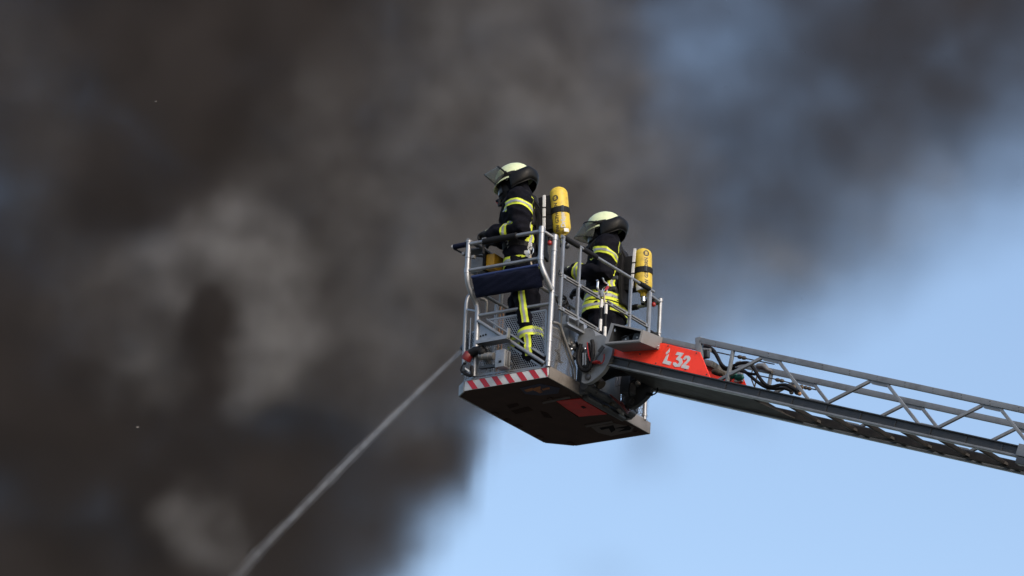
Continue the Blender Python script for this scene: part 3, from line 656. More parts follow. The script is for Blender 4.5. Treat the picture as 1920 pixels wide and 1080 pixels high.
# hoses and sockets on the bracket
MB().tube(curve([L(1089, 645, X=.28), L(1084, 665, X=.28), L(1085, 682, X=.28), L(1094, 694, X=.28), L(1104, 692, X=.28), L(1110, 678, X=.28), L(1112, 655, X=.28), L(1110, 638, X=.28)], 5), .016, 10).done('hose', 'black', ld)
MB().tube(curve([L(1092, 652, X=.29), L(1088, 672, X=.29), L(1092, 686, X=.29), L(1101, 688, X=.29), L(1105, 670, X=.29), L(1103, 644, X=.29)], 5), .014, 10).done('hose', 'black', ld)
for x0, x1 in ((1092, 1094.5), (1096.5, 1098.5)):
    MB().prism([L(x0, 662, X=.27), L(x1, 661, X=.27), L(x1, 684, X=.27), L(x0, 685, X=.27)], (.02, 0, 0)).done('socket_strip', 'alu', ld, smooth=0)
MB().ball(L(1097, 654, X=.27), .012, 10).done('socket_cap', 'chrome', ld)
MB().tube(curve([L(1101, 642, X=.27), L(1102, 655, X=.27), L(1104, 668, X=.27), L(1107, 677, X=.27)], 4), .005, 6).done('red_cable', 'redp', ld)
MB().tube(curve([L(1112, 680, X=.28), L(1120, 681, X=.28), L(1128, 681, X=.28), L(1132, 674, X=.28), L(1133, 664, X=.28)], 4), .006, 6).done('red_cable', 'redp', ld)
MB().ball(L(1118, 679.5, X=.28), (.025, .04, .014), 10).done('red_grip', 'redp', ld)
MB().tube([L(1113, 678, X=.27), L(1133, 650, X=.27)], .009, 8).done('bracket_lever', 'dgrey', ld)
MB().tube([L(1122, 660, X=.275), L(1131, 648, X=.275)], .012, 8).done('bracket_lever', 'dgrey', ld)
# lamp housing beside the ladder head
fo = [L(1145, 605, X=.10), L(1205, 618, X=.10), L(1200, 641, X=.10), L(1132, 646, X=.10)]
fi = [L(1151, 609.5, X=.10), L(1202, 621, X=.10), L(1197.5, 636.5, X=.10), L(1141, 641, X=.10)]
off = L(1245, 634, X=.37)-L(1205, 618, X=.10)
hb = MB(); o_ = hb.ring(fo); i_ = hb.ring(fi); k_ = hb.ring([p+off for p in fo])
hb.bridge(o_, i_); hb.bridge(k_, o_); hb.bm.faces.new(k_)
hl = MB(); i2 = hl.ring(fi); r2 = hl.ring([p+off*.78 for p in fi]); hl.bridge(i2, r2); hl.bm.faces.new(r2)
bmesh.ops.bevel(hb.bm, geom=[e for e in hb.bm.edges if (e.verts[0] in o_ and e.verts[1] in o_)], offset=.006, segments=2, affect='EDGES')
hs = hb.done('lamp_housing', 'pale', ld, smooth=20)
ce = sum(fi, V())/4
MB().box(ce+off*.62+V((0, .02, .0)), (.03, .20, .07), bevel=.01).done('lamp_back', 'black', hs)
hl.done('shaded_inner_walls', 'dgrey', hs, smooth=0)  # inner walls coloured dark to stand in for shade inside the recess
MB().box(ce+off*.5+V((0, .0, -.035)), (.08, .19, .02), bevel=.004).done('lamp_shelf', 'grey', hs)
MB().tube([ce+off*.3+V((0, .10, .0)), ce+off*.35+V((0, -.02, .03)), ce+off*.35+V((0, -.11, -.02))], .009, 8).done('lamp_cable', 'black', hs)
for dy, s in ((.06, .9), (-.045, 1.0)):
    MB().lathe([(.038*s, 0), (.036*s, .004), (.015*s, .03), (.012*s, .035)], 16, Matrix.Translation(ce+off*.30+V((0, dy, -.01))) @ Matrix.Rotation(R(90), 4, 'Y')).done('lamp', 'dgrey', hs)
    MB().ball(ce+off*.33+V((0, dy, -.01)), .012, 8).done('lamp_bulb', 'lampw', hs)
MB().tube([L(1153, 613, X=.13), L(1153, 622, X=.13)], .006, 8).done('lamp_pin', 'lampw', hs)
for px, py in ((1212, 650), (1234, 649)): MB().ball(L(px, py, X=.30), .008, 8).done('housing_bolt', 'chrome', hs)
# hoses, cable and valves inside the first bays
def hose(lst, X, r, m='black', nm='hose'): return MB().tube(curve([L(x, y, X=X) for x, y in lst], 4), r, 8).done(nm, m, ld)
hose([(1314, 650), (1325, 650), (1337, 656), (1346, 670), (1352, 682), (1362, 690), (1375, 686), (1388, 681), (1404, 681), (1414, 692), (1424, 708), (1434, 720), (1446, 725), (1462, 722), (1474, 722), (1486, 728), (1496, 734)], .60, .014)
hose([(1314, 655), (1328, 655), (1340, 662), (1349, 678), (1358, 692), (1372, 691), (1392, 694), (1408, 706), (1420, 716), (1436, 726), (1452, 729), (1470, 728), (1484, 733)], .66, .013)
hose([(1374, 690), (1390, 696), (1404, 700), (1416, 702)], .62, .011)
cbl = hose([(1345, 660.5), (1400, 672.5), (1452, 683)], .5, .005, 'dgrey', 'cable')
for a_, b_ in (((1383, 668.5), (1399, 672)),): MB().tube([L(*a_, X=.5).lerp(L(*b_, X=.5), t) for t in (0, .15, .35, .5, .65, .85, 1)], [.008, .015, .016, .010, .016, .015, .008], 8).done('turnbuckle', 'brass', cbl)
cbl = hose([(1412, 702), (1462, 713), (1530, 731)], .9, .005, 'dgrey', 'cable')
for a_, b_ in (((1454, 711.5), (1470, 715)), ((1507, 726), (1521, 729.5))): MB().tube([L(*a_, X=.9).lerp(L(*b_, X=.9), t) for t in (0, .15, .35, .5, .65, .85, 1)], [.008, .015, .016, .010, .016, .015, .008], 8).done('turnbuckle', 'brass', cbl)
for px, py, s, m, nm in ((1372, 704, .05, 'green', 'valve'), (1386, 708, .045, 'green', 'valve'), (1366, 712, .03, 'redp', 'valve_handle'), (1380, 714, .02, 'tag', 'valve_clip')):
    MB().ball(L(px, py, X=.70), (s*.7, s, s*.6), 10).done(nm, m, ld)
MB().box(L(1322, 665, X=.45), (.05, .07, .06), bevel=.01).done('junction_box', 'dgrey', ld)
MB().tube([L(1318, 656, X=.5), L(1332, 657, X=.5)], .016, 8).done('hose_end', 'alu_dark', ld)
MB().box(L(1340, 690, X=.75), (.30, .14, .05), Matrix.Rotation(math.atan(SL), 3, 'X'), .01).done('deck_plate', 'alu_dark', ld)
MB().tube([L(1336, 697, X=.6), L(1342, 697, X=.6), L(1350, 700, X=.6), L(1357, 701, X=.6)], [.018, .028, .026, .015], 10).done('hose_coupling', 'brass', ld)
MB().tube([L(1420, 686, X=.95), L(1432, 686, X=.95), L(1440, 694, X=.95), L(1448, 697, X=.95)], [.020, .024, .018, .012], 10).done('hose_coupling', 'alu_dark', ld)
for px, py, r, m in ((1488, 728, .03, 'brass'), (1496, 733, .034, 'dgrey'), (1484, 735, .02, 'alu_dark'), (1503, 726, .02, 'brass'), (1499, 738, .018, 'copper')):
    MB().ball(L(px, py, X=.72), r, 8).done('hose_fitting', m, ld)
MB().tube(curve([L(1412, 692, X=.7), L(1408, 706, X=.7), L(1414, 724, X=.7)], 3), .005, 6).done('wire', 'brass', ld)
MB().tube([L(1421, 695, X=.7), L(1418, 712, X=.7), L(1414, 730, X=.7)], .006, 6).done('wire', 'brass', ld)
# outer section carrying the first one
s2 = -3.955
for x, sgn in ((XN-.055, -1), (XF+.055, 1)):
    MB().beam((x, s2, zch(s2)-.03), (x, YE, zch(YE)-.03), .03, .09, bevel=.004).done('outer_chord', 'grey', ld)
    MB().beam((x+sgn*-.02, s2+.01, zch(s2)-.11), (x+sgn*-.02, YE, zch(YE)-.11), .07, .05, bevel=.004).done('outer_flange', 'dgrey', ld)
y = s2-.1
while y > YE+.1:
    MB().box(((XN+XF)/2, y, zch(y)-.11), (XF-XN+.09, .034, .03), bevel=.005).done('outer_rung', 'lblk', ld); y -= .325
# ------------------------------------------------------------------ firefighters
def remeshed(mb, voxel, smooth_it=5, wrinkle=0.0, wscale=9.0, seed=0.0):
    me = bpy.data.meshes.new('build'); bmesh.ops.recalc_face_normals(mb.bm, faces=mb.bm.faces[:]); mb.bm.to_mesh(me); mb.bm.free()
    ob = bpy.data.objects.new('build', me); COL.objects.link(ob)
    md = ob.modifiers.new('r', 'REMESH'); md.mode = 'VOXEL'; md.voxel_size = voxel
    ms = ob.modifiers.new('s', 'SMOOTH'); ms.factor = .5; ms.iterations = smooth_it
    dg = bpy.context.evaluated_depsgraph_get(); out = bpy.data.meshes.new_from_object(ob.evaluated_get(dg))
    bpy.data.objects.remove(ob); bpy.data.meshes.remove(me)
    if wrinkle:
        nn = [v.normal.copy() for v in out.vertices]
        for v, n in zip(out.vertices, nn):
            c = v.co
            a = mnoise.noise(V((c.x*wscale+seed, c.y*wscale, c.z*wscale*1.7)))
            b = mnoise.noise(V((c.x*wscale*2.3, c.y*wscale*2.3+seed, c.z*wscale*3.4)))
            f = (1-abs(a))**3*.9-.45+.5*b
            v.co = c+n*f*wrinkle
    return out
def link_mesh(me, name, m, parent):
    me.name = name; me.materials.clear(); me.materials.append(M[m])
    for p in me.polygons: p.use_smooth = True
    o = bpy.data.objects.new(name, me); COL.objects.link(o); o.parent = parent
    return o
def bvh_of(me): return BVHTree.FromPolygons([v.co for v in me.vertices], [p.vertices for p in me.polygons])
def wrap(bvh, p0, p1, offs, rmax, lift=.004, n=40, a0=0, a1=360, skew=None):
    # rows of points round the limb p0-p1, laid on the cloth
    p0, p1 = V(p0), V(p1); t = (p1-p0).normalized(); u = t.orthogonal().normalized()
    ref = V((0, 1, 0)); ref = ref-t*ref.dot(t)
    if ref.length > .1: u = ref.normalized()
    w = t.cross(u); rows = []
    for f in offs:
        row = []
        for k in range(n+1):
            a = R(a0+(a1-a0)*k/n); d = u*math.cos(a)+w*math.sin(a)
            c = p0.lerp(p1, .5)+t*(f+(skew(a) if skew else 0))
            h = bvh.ray_cast(c, d, rmax)
            r = (h[0]-c).length if h[0] is not None else rmax
            row.append(c+d*(r+lift))
        rows.append(row)
    return rows
def band(bvh, p0, p1, width, rmax, parent, lift=.004, skew=None, a0=0, a1=360, name='reflective_band', silver=True):
    offs = [width*(-.5+k/4) for k in range(5)]
    mb = MB(); mb.sheet(wrap(bvh, p0, p1, offs, rmax, lift, a0=a0, a1=a1, skew=skew)); o = mb.done(name, 'lime', parent, fix=False)
    if silver:
        mb = MB(); mb.sheet(wrap(bvh, p0, p1, [width*f for f in (-.17, 0, .17)], rmax, lift+.0025, a0=a0, a1=a1, skew=skew)); mb.done('silver_strip', 'silver', o, fix=False)
    return o
def lay(bvh, pts_grid, d, lift=.005):
    rows = []; d = V(d)
    for r in pts_grid:
        row = []
        for p in r:
            h = bvh.ray_cast(V(p), d, 1.0); row.append((h[0] if h[0] is not None else V(p)+d*.3)-d*lift)
        rows.append(row)
    return rows
def limb(mb, pts, rs, seg=14): mb.tube(pts, rs, seg, round_ends=True)
def loft(mb, rings, seg=24):
    prev = None
    for (x, y, z), rx, ry in rings:
        rg = mb.ring([V((x+rx*math.cos(2*math.pi*k/seg), y+ry*math.sin(2*math.pi*k/seg), z)) for k in range(seg)])
        if prev: mb.bridge(prev, rg)
        else: mb.bm.faces.new(list(reversed(rg)))
        prev = rg
    mb.bm.faces.new(prev)

def glove(parent, wrist, knuckle, curl, outv, thumb_side, name='glove'):
    # a gloved hand from the wrist to the knuckles with four bent fingers and a thumb
    w, k = V(wrist), V(knuckle); f = (k-w).normalized(); s = f.cross(V(outv)).normalized(); dn = V(curl).normalized()
    mb = MB(); limb(mb, [w-f*.05, w, w.lerp(k, .5), k], [.046, .040, .040, .034])
    for a in (-.028, -.009, .009, .028): limb(mb, [w.lerp(k, .35)+s*a*.7, k+s*a], [.020, .018], 10)
    for i, a in enumerate((-.033, -.011, .011, .032)):
        ln = (.80, 1.0, .95, .75)[i]
        q0 = k+s*a; q1 = q0+(f*.030+dn*.010)*ln; q2 = q1+(f*.006+dn*.030)*ln; q3 = q2+(-f*.018+dn*.016)*ln
        limb(mb, [q0, q1, q2, q3], [.0135, .013, .0125, .011], 9)
    b0 = w.lerp(k, .40)+s*thumb_side*.034+dn*.01
    limb(mb, [b0, b0+f*.028+s*thumb_side*.018+dn*.012, b0+f*.055+s*thumb_side*.010+dn*.030], [.016, .014, .012], 9)
    o = link_mesh(remeshed(mb, .006, 2), name, 'leather', parent)
    for t in (.25, .55):
        mb = MB(); c = w.lerp(k, t); mb.sheet([[c+f*e+(s*math.cos(R(a))*.043-dn*math.sin(R(a))*.042) for a in range(20, 161, 14)] for e in (-.003, .003)]); mb.done('piping', 'lume', o)
    return o

def head_gear(pp, H, pitch, yaw, theta):
    hm = Matrix.Translation(H) @ Matrix.Rotation(yaw, 4, 'Z') @ Matrix.Rotation(pitch, 4, 'X')
    T = lambda p: hm @ V(p)
    # hood
    mb = MB(); mb.ball((0, -.005, -.005), (.088, .108, .125), 20); limb(mb, [(0, -.03, -.06), (0, -.045, -.15)], [.078, .085]); limb(mb, [(0, .03, -.07), (0, .06, -.10)], [.065, .05])
    for v in mb.bm.verts: v.co = hm @ v.co
    link_mesh(remeshed(mb, .010, 3, .003, 22), 'flame_hood', 'cloth', pp)
    # breathing mask
    mb = MB(); mb.ball((0, .066, -.050), (.076, .080, .104), 18); mb.ball((0, .122, -.108), (.044, .038, .044), 12)
    for v in mb.bm.verts: v.co = hm @ v.co
    mk = link_mesh(remeshed(mb, .008, 3), 'breathing_mask', 'maskp', pp)
    rows = []
    for j in range(7):
        zz = .030-.112*j/6; row = []
        for i in range(17):
            a = R(-74+148*i/16); k = math.sqrt(max(.05, 1-((zz+.050)/.106)**2))
            row.append(T((.0815*k*math.sin(a), .066+.086*k*math.cos(a), zz)))
        rows.append(row)
    MB().sheet(rows).done('mask_pane', 'pane', mk)
    edge = [rows[0][i] for i in range(17)]+[rows[j][16] for j in range(1, 7)]+[rows[6][i] for i in range(15, -1, -1)]+[rows[j][0] for j in range(5, -1, -1)]
    MB().tube(edge, .0042, 6).done('pane_frame', 'maskp', mk)
    MB().tube([rows[j][0] for j in range(1, 7)]+[rows[6][1]], .0036, 6).done('pane_clip', 'tag', mk)
    MB().tube([T((0, .130, -.112)), T((0, .165, -.132))], [.030, .034], 14).done('demand_valve', 'maskp', mk)
    MB().tube([T((0, .164, -.1315)), T((0, .172, -.136))], .0345, 14).done('valve_ring', 'redp', mk)
    MB().tube([T((0, .133, -.115)), T((0, .136, -.117))], .0325, 14).done('valve_seal', 'tag', mk)
    for y_, z_ in ((.030, .008), (-.048, -.012)):
        MB().tube(curve([T((-.095-.004*(y_ > 0), y_+.010*math.cos(a), z_+.010*math.sin(a))) for a in [R(60*i) for i in range(7)]], 2), .0028, 6).done('strap_ring', 'tag', mk)
    # helmet
    he_rows = []
    NA = 40
    def rim(a, k, z): return T((.128*k*math.sin(a), .152*k*math.cos(a), z))
    for ph, flare in ((90, 0), (80, 0), (68, 0), (55, 0), (42, 0), (30, 0), (18, 0), (8, 0), (0, 0)):
        row = []
        for i in range(NA):
            a = 2*math.pi*i/NA
            row.append(rim(a, max(.02, math.cos(R(ph)))**.86, .035+.128*math.sin(R(ph))))
        he_rows.append(row)
    for f, dz in ((1.00, .018), (1.05, .006), (1.11, -.004)):
        row = []
        for i in range(NA):
            a = 2*math.pi*i/NA; fr = max(0, math.cos(a)); bk_ = max(0, -math.cos(a))
            row.append(rim(a, 1+(f-1)*(.6+1.2*fr), dz-(.016*fr**2-.012*bk_)*(f > 1.0)*(1.5 if f > 1.1 else .7)))
        he_rows.append(row)
    mb = MB(); g = [mb.ring(r) for r in he_rows]
    for r0, r1 in zip(g, g[1:]): mb.bridge(r0, r1)
    mb.bm.faces.new(g[0])
    he = mb.done('helmet', 'lume', pp, solid=.004, smooth=50)
    for dx in (-.055, 0, .055):                          # pressed ribs along the crown
        MB().tube([T((dx*math.cos(R(e*.55)), -.145*math.sin(R(e))*(1-.15*abs(dx)/.055), .035+.130*math.cos(R(e))*(1-.14*abs(dx)/.055))) for e in range(-66, 67, 11)], .0055, 8).done('crown_rib', 'lume', he)
    mb = MB(); mb.sheet([[T((.134*s_*math.sin(R(a)), .158*s_*math.cos(R(a)), z_-.010*max(0, math.cos(R(a)))) ) for a in range(-112, 113, 8)] for s_, z_ in ((1.0, .046), (1.02, .034), (1.02, .016))]); mb.done('visor_band', 'black', he, solid=.005)
    mb = MB(); rr = []
    for s_, z_ in ((1.01, .066), (1.15, .068), (1.27, .046), (1.30, .016), (1.24, -.018), (1.12, -.046)):
        rr.append([T((.131*(1+(s_-1)*max(.15, min(1, 1.25*math.sin(R((a-88)*.973)))))*math.sin(R(a)), .155*(1+(s_-1)*max(.15, min(1, 1.25*math.sin(R((a-88)*.973)))))*math.cos(R(a)), z_-.052*(1-min(1, 1.2*max(0, math.sin(R((a-88)*.973)))**1.5))+.003*math.sin(a*.13))) for a in range(88, 273, 6)])
    mb.sheet(rr); mb.done('neck_guard', 'flap', he, solid=.006, smooth=60)
    MB().tube([rr[-1][i] for i in range(len(rr[-1]))], .005, 8).done('guard_hem', 'flap', he)
    # visor turned up on its hinge
    q = Matrix.Translation((0, .0, .03)) @ Matrix.Rotation(theta, 4, 'X') @ Matrix.Translation((0, 0, -.03))
    vr = [[hm @ q @ V((.150*math.sin(R(a))*(1-.05*j), (.176+.012*j)*math.cos(R(a)), .025-.024*j-.03*(1-math.cos(R(a))) *0)) for a in range(-84, 85, 7)] for j in range(6)]
    vi = MB().sheet(vr).done('visor', 'visor', he, solid=.003)
    MB().tube(vr[0], .0065, 8).done('visor_frame', 'black', he)
    MB().tube(vr[-1], .0022, 6).done('visor_hem', 'maskp', he)
    MB().ball(vr[0][0], .013, 10).done('visor_hinge', 'black', he); MB().ball(vr[0][-1], .013, 10).done('visor_hinge', 'black', he)

def firefighter(o, phi, label, blabel, P, seed):
    fr = BM @ Matrix.Translation(o) @ Matrix.Rotation(R(phi), 4, 'Z')
    pp = thing('person', label, 'person', fr, (0, 0, 0), 'firefighters in the basket')
    sh, el, wr, kn = P['sh'], P['el'], P['wr'], P['kn']; hip, knee, ank = P['hip'], P['knee'], P['ank']
    H = V(P['head']); cy = P['cy']
    # body under the clothes, one surface
    mb = MB(); loft(mb, [((0, cy(z), z), rx, ry) for z, rx, ry in ((.86, .13, .10), (.95, .16, .115), (1.1, .14, .10), (1.3, .165, .115), (1.42, .17, .11), (1.50, .10, .08), (1.56, .06, .06))])
    limb(mb, [(0, cy(1.5), 1.5), H-V((0, .03, .08))], [.058, .055]); mb.ball(H, (.072, .09, .112), 16); mb.ball(H+V((0, .088, -.015)), (.014, .02, .022), 8)
    for i in (0, 1):
        limb(mb, [sh[i], el[i], wr[i], kn[i]], [.050, .040, .030, .026]); limb(mb, [hip[i], knee[i], ank[i]], [.078, .055, .040]); limb(mb, [V(ank[i])+V((0, -.04, -.03)), V(ank[i])+V((0, .14, -.04))], [.035, .030])
    link_mesh(remeshed(mb, .016, 4), 'body', 'skin', pp)
    # jacket
    mb = MB(); loft(mb, [((0, cy(z), z), rx, ry) for z, rx, ry in P['torso']], 28)
    for i in (0, 1):
        s, e, w = V(sh[i]), V(el[i]), V(wr[i]); c = V((0, cy(1.45), 1.45))
        limb(mb, [c.lerp(s, .55), s, s.lerp(e, .5), e, e.lerp(w, .5), w], [.110, .106, .094, .082, .073, .062])
    jm = remeshed(mb, .011, 5, .020, 7.0, seed); jb = bvh_of(jm); jk = link_mesh(jm, 'jacket', 'cloth', pp)
    tm = MB(); loft(tm, [((0, cy(.9)-.01, z), rx, ry) for z, rx, ry in ((.80, .17, .13), (.9, .185, .14), (1.0, .175, .135))])
    for i in (0, 1): limb(tm, [hip[i], V(hip[i]).lerp(V(knee[i]), .5), knee[i], V(knee[i]).lerp(V(ank[i]), .5), V(ank[i])+V((0, 0, .03))], [.125, .112, .098, .092, .095])
    tme = remeshed(tm, .013, 5, .018, 6.0, seed+5); tb = bvh_of(tme); tr = link_mesh(tme, 'trousers', 'cloth', pp)
    for i in (0, 1):
        a = V(ank[i]); mb = MB(); limb(mb, [a+V((0, .0, .10)), a+V((0, -.005, -.01))], [.062, .056]); limb(mb, [a+V((0, -.045, -.045)), a+V((0, .05, -.045)), a+V((0, .15, -.05))], [.045, .050, .042])
        mb.box(a+V((0, .05, -.078)), (.095, .27, .024), bevel=.008)
        link_mesh(remeshed(mb, .009, 3), 'boot', 'leather', pp)
    for i, sd in ((0, -1), (1, 1)): glove(pp, wr[i], kn[i], P['curl'][i], P['outv'][i], -sd)
    head_gear(pp, H, P['pitch'], P['yaw'], P['theta'])
    mb = MB(); loft(mb, [((0, cy(1.53)+.01, 1.50), .125, .115), ((0, cy(1.56)+.015, 1.56), .100, .100), ((0, cy(1.6)+.025, 1.605), .096, .098)]); link_mesh(remeshed(mb, .010, 3, .006, 14, seed), 'collar', 'cloth', pp)
    # reflective tape
    for i in (0, 1):
        s, e, w = V(sh[i]), V(el[i]), V(wr[i])
        sk = lambda a, i=i: .038*math.cos(a+(R(200) if i == 0 else R(160)))
        t0, t1 = P['band_u'][i]; band(jb, s.lerp(e, t0), s.lerp(e, t1), .060, .15, jk, skew=sk)
        t0, t1 = P['band_l'][i]; band(jb, e.lerp(w, t0), e.lerp(w, t1), .062, .14, jk)
    for z in P['hems']: band(jb, (0, cy(z), z-.1), (0, cy(z), z+.1), P['hemw'], .30, jk)
    def back(u0, u1, z0, z1, lift=.005, nu=4, nz=14): return lay(jb, [[V((u0+(u1-u0)*k/nu, -.6, z0+(z1-z0)*j/nz)) for k in range(nu+1)] for j in range(nz+1)], (0, 1, 0), lift)
    for sx in (-1, 1):
        st = MB().sheet(back(sx*.170, sx*.108, 1.10, 1.38)).done('back_stripe', 'lime', jk, fix=False)
        MB().sheet(back(sx*.149, sx*.129, 1.10, 1.385, .0075)).done('silver_strip', 'silver', st, fix=False)
    bp = MB().sheet(back(-.190, .190, 1.405, 1.485, .005, 20, 6)).done('back_patch', 'lime', jk, fix=False)
    me = text_points('FEUERWEHR', .072, .002, 'CENTER'); xs = [v.co.x for v in me.vertices]; wd = max(xs)-min(xs)
    for v in me.vertices:
        h_ = jb.ray_cast(V((v.co.x*.35/wd, -.6, 1.445+v.co.y)), V((0, 1, 0)), 1.0)
        v.co = (h_[0] if h_[0] is not None else V((0, .05, 1.445)))+V((0, -.0085, 0))
    link_mesh(me, 'lettering', 'ink', bp)
    side = lambda y0, y1, yb0, yb1, z0, z1, l: lay(tb, [[V((-.6, (y0+(yb0-y0)*j/16)+((y1+(yb1-y1)*j/16)-(y0+(yb0-y0)*j/16))*k/4, z0+(z1-z0)*j/16)) for k in range(5)] for j in range(17)], (1, 0, 0), l)
    kx, ky, kz = knee[0]; ax, ay, az = ank[0]; hy = hip[0][1]
    for z0, z1 in ((.86, .40), (.30, .12)) if P['legs'] else ():
        f = lambda z: hy+(ky-hy)*(.95-z)/(.95-kz) if z > kz else ky+(ay-ky)*(kz-z)/(kz-az)
        c0, c1 = f(z0), f(z1)
        st = MB().sheet(side(c0-.030, c0+.030, c1-.030, c1+.030, z0, z1, .006)).done('leg_stripe', 'lime', tr, fix=False)
        MB().sheet(side(c0-.010, c0+.010, c1-.010, c1+.010, z0, z1, .0085)).done('silver_strip', 'silver', st, fix=False)
    for i in (0, 1):
        k_, a_ = V(knee[i]), V(ank[i]); c = k_.lerp(a_, P['shin']); dz = (a_-k_).normalized()*.1
        band(tb, c-dz, c+dz, .078, .16, tr, .007)
    # belt with clips
    bl = MB().sheet(wrap(jb, (0, cy(1.09), 1.0), (0, cy(1.09), 1.18), (-.022, 0, .022), .30, .006)).done('hip_belt', 'black', pp, fix=False)
    for (x, y, z, sx_, sz, m) in P['clips']:
        h_ = jb.ray_cast(V((-.7, y, z)), V((1, 0, 0)), 1.2); q = h_[0] if h_[0] is not None else V((x, y, z))
        MB().box(q+V((-.012, 0, 0)), (.022, sx_, sz), bevel=.004).done('belt_clip', m, bl)
    rg = V((jb.ray_cast(V((-.7, P['ring'][0], P['ring'][1])), V((1, 0, 0)), 1.2)[0] or V((-.2, 0, 1)))) + V((-.02, 0, 0))
    MB().tube([rg+V((0, .022*math.cos(a), .034*math.sin(a))) for a in [R(20*i) for i in range(19)]], .0045, 8).done('snap_hook', 'chrome', bl)
    MB().tube(curve([rg+V((0, 0, -.03)), rg+V((-.004, -.004, -.08)), rg+V((0, -.02, -.15))], 4), .007, 8).done('lanyard', 'rope', bl)
    # breathing apparatus, worn on the back
    ba = thing('breathing_apparatus', blabel, 'air cylinder', fr, (0, 0, 0), 'breathing sets on the firefighters')
    b0, t0 = V(P['cyl'][0]), V(P['cyl'][1]); ax_ = (t0-b0).normalized(); ln = (t0-b0).length
    um = ax_.to_track_quat('Z', 'Y').to_matrix().to_4x4(); um.translation = b0
    r = .073
    prof = [(.026, -.03), (.028, 0), (.045, .012), (.062, .03), (r, .06)]+[(r, .06+(ln-.12)*k/6) for k in range(1, 7)]+[(r*math.cos(R(a)), ln-.06+.06*math.sin(R(a))) for a in (15, 32, 48, 62, 75, 85)]
    cy_o = MB().lathe(prof, 32, um).done('cylinder', 'bottle', ba, smooth=50)
    cdir = (fr.inverted().to_3x3() @ (CAM-(fr @ b0))).normalized(); loc_ = um.inverted().to_3x3() @ cdir; a_cam = math.atan2(loc_.y, loc_.x)
    def on_cyl(me, z0, aoff, rr, name, m):
        for v in me.vertices:
            a = a_cam+aoff-v.co.y/rr*(1); z = z0+v.co.x
            v.co = um @ V((rr*math.cos(a), rr*math.sin(a), z))
        o = link_mesh(me, name, m, cy_o); return o
    for txt, z0, ao, sz, m, bold in P['text']:
        on_cyl(text_points(txt, sz, bold), z0, ao, r+.0012, 'lettering', m)
    z0, ao = P['seal']
    def disc(rad, rr, m, nm):
        bm = MB(); cvs = [[um @ V((rr*math.cos(a_cam+ao-q*math.cos(R(a))/rr), rr*math.sin(a_cam+ao-q*math.cos(R(a))/rr), z0+q*math.sin(R(a)))) for a in range(0, 361, 20)] for q in rad]
        bm.sheet(cvs); return bm.done(nm, m, cy_o)
    disc((.004, .010, .020, .026), r+.0010, 'ink', 'round_emblem')
    on_cyl(text_points('ES', .030, .001, 'CENTER'), z0, ao, r+.0020, 'emblem_letters', 'bottle')
    za, zb, aa, ab, m = P['sticker']
    MB().sheet([[um @ V(((r+.001)*math.cos(a_cam+aa+(ab-aa)*k/8), (r+.001)*math.sin(a_cam+aa+(ab-aa)*k/8), z)) for k in range(9)] for z in (za, zb)]).done('sticker', m, cy_o)
    zs = P['strap']
    MB().lathe([(r+.001, zs-.026), (r+.0055, zs-.024), (r+.0055, zs+.024), (r+.001, zs+.026)], 32, um).done('cylinder_strap', 'black', ba)
    MB().box(um @ V(((r+.008)*math.cos(a_cam+.25), (r+.008)*math.sin(a_cam+.25), zs)), (.016, .02, .05), bevel=.003).done('strap_buckle', 'dgrey', ba)
    MB().tube([um @ V((0, 0, -.03)), um @ V((0, 0, -.075))], [.02, .024], 12).done('cylinder_valve', 'chrome', ba)
    MB().tube([um @ V((0, 0, -.055)), um @ V((-.06, -.03, -.065))], [.014, .018], 10).done('valve_knob', 'black', ba)
    MB().ball(um @ V((-.03, .02, -.085)), .026, 10).done('pressure_reducer', 'dgrey', ba)
    # carrying plate between the back and the cylinder
    pl = MB(); rows = []
    for j in range(12):
        q = j/11; zz = P['plate'][0]+(P['plate'][1]-P['plate'][0])*q; w_ = .070+.025*math.cos((q-.15)*3.0)
        hit = jb.ray_cast(V((0, -.6, zz)), V((0, 1, 0)), 1.0); yb_ = (hit[0].y if hit[0] is not None else .03)-.016
        rows.append((zz, w_, yb_))
    for dy in (0, -.022): 
        g2 = [pl.ring([V((w_*(-1+2*k/6), yb_+dy+.012*abs(-1+2*k/6)**2, zz)) for k in range(7)]) for zz, w_, yb_ in rows]
        for r0, r1 in zip(g2, g2[1:]): pl.bridge(r0, r1, False)
        if dy == 0: ga = g2
        else:
            pl.bridge([x[0] for x in ga], [x[0] for x in g2], False); pl.bridge([x[-1] for x in ga], [x[-1] for x in g2], False); pl.bridge(ga[0], g2[0], False); pl.bridge(ga[-1], g2[-1], False)
    po = pl.done('back_plate', 'black', ba)
    sa, sb_ = [L(*q, X=-.115, frame=fr) for q in P['strip']]; sg = [sb_.lerp(sa, k/11) for k in range(12)]
    stp = MB(); stp.beam(sa, sb_, .012, .024, upv=V((0, 1, 0)), bevel=.003)
    stp.done('side_strip', 'tag', po)
    for j in (4, 7): MB().box(sg[j], (.018, .034, .008)).done('strip_clip', 'black', po)
    cm_ = b0.lerp(t0, .5); ym = rows[6][2]
    MB().box((0, (cm_.y+.05+ym)/2, (b0.z+t0.z)/2-.02), (.09, max(.04, ym-cm_.y-.04), .30), Matrix.Rotation(-math.atan2(t0.y-b0.y, t0.z-b0.z), 3, 'X'), .015).done('cylinder_cradle', 'black', ba)
    for zz in (b0.z+.10, zs+b0.z):                        # brackets that hold the cylinder
        c = b0.lerp(t0, (zz-b0.z)/(t0.z-b0.z)); yb_ = min(rows, key=lambda q: abs(q[0]-zz))[2]
        MB().box((0, (c.y+.06+yb_)/2-.01, zz), (.10, max(.03, yb_-c.y-.03), .06), bevel=.01).done('cylinder_bracket', 'black', ba)
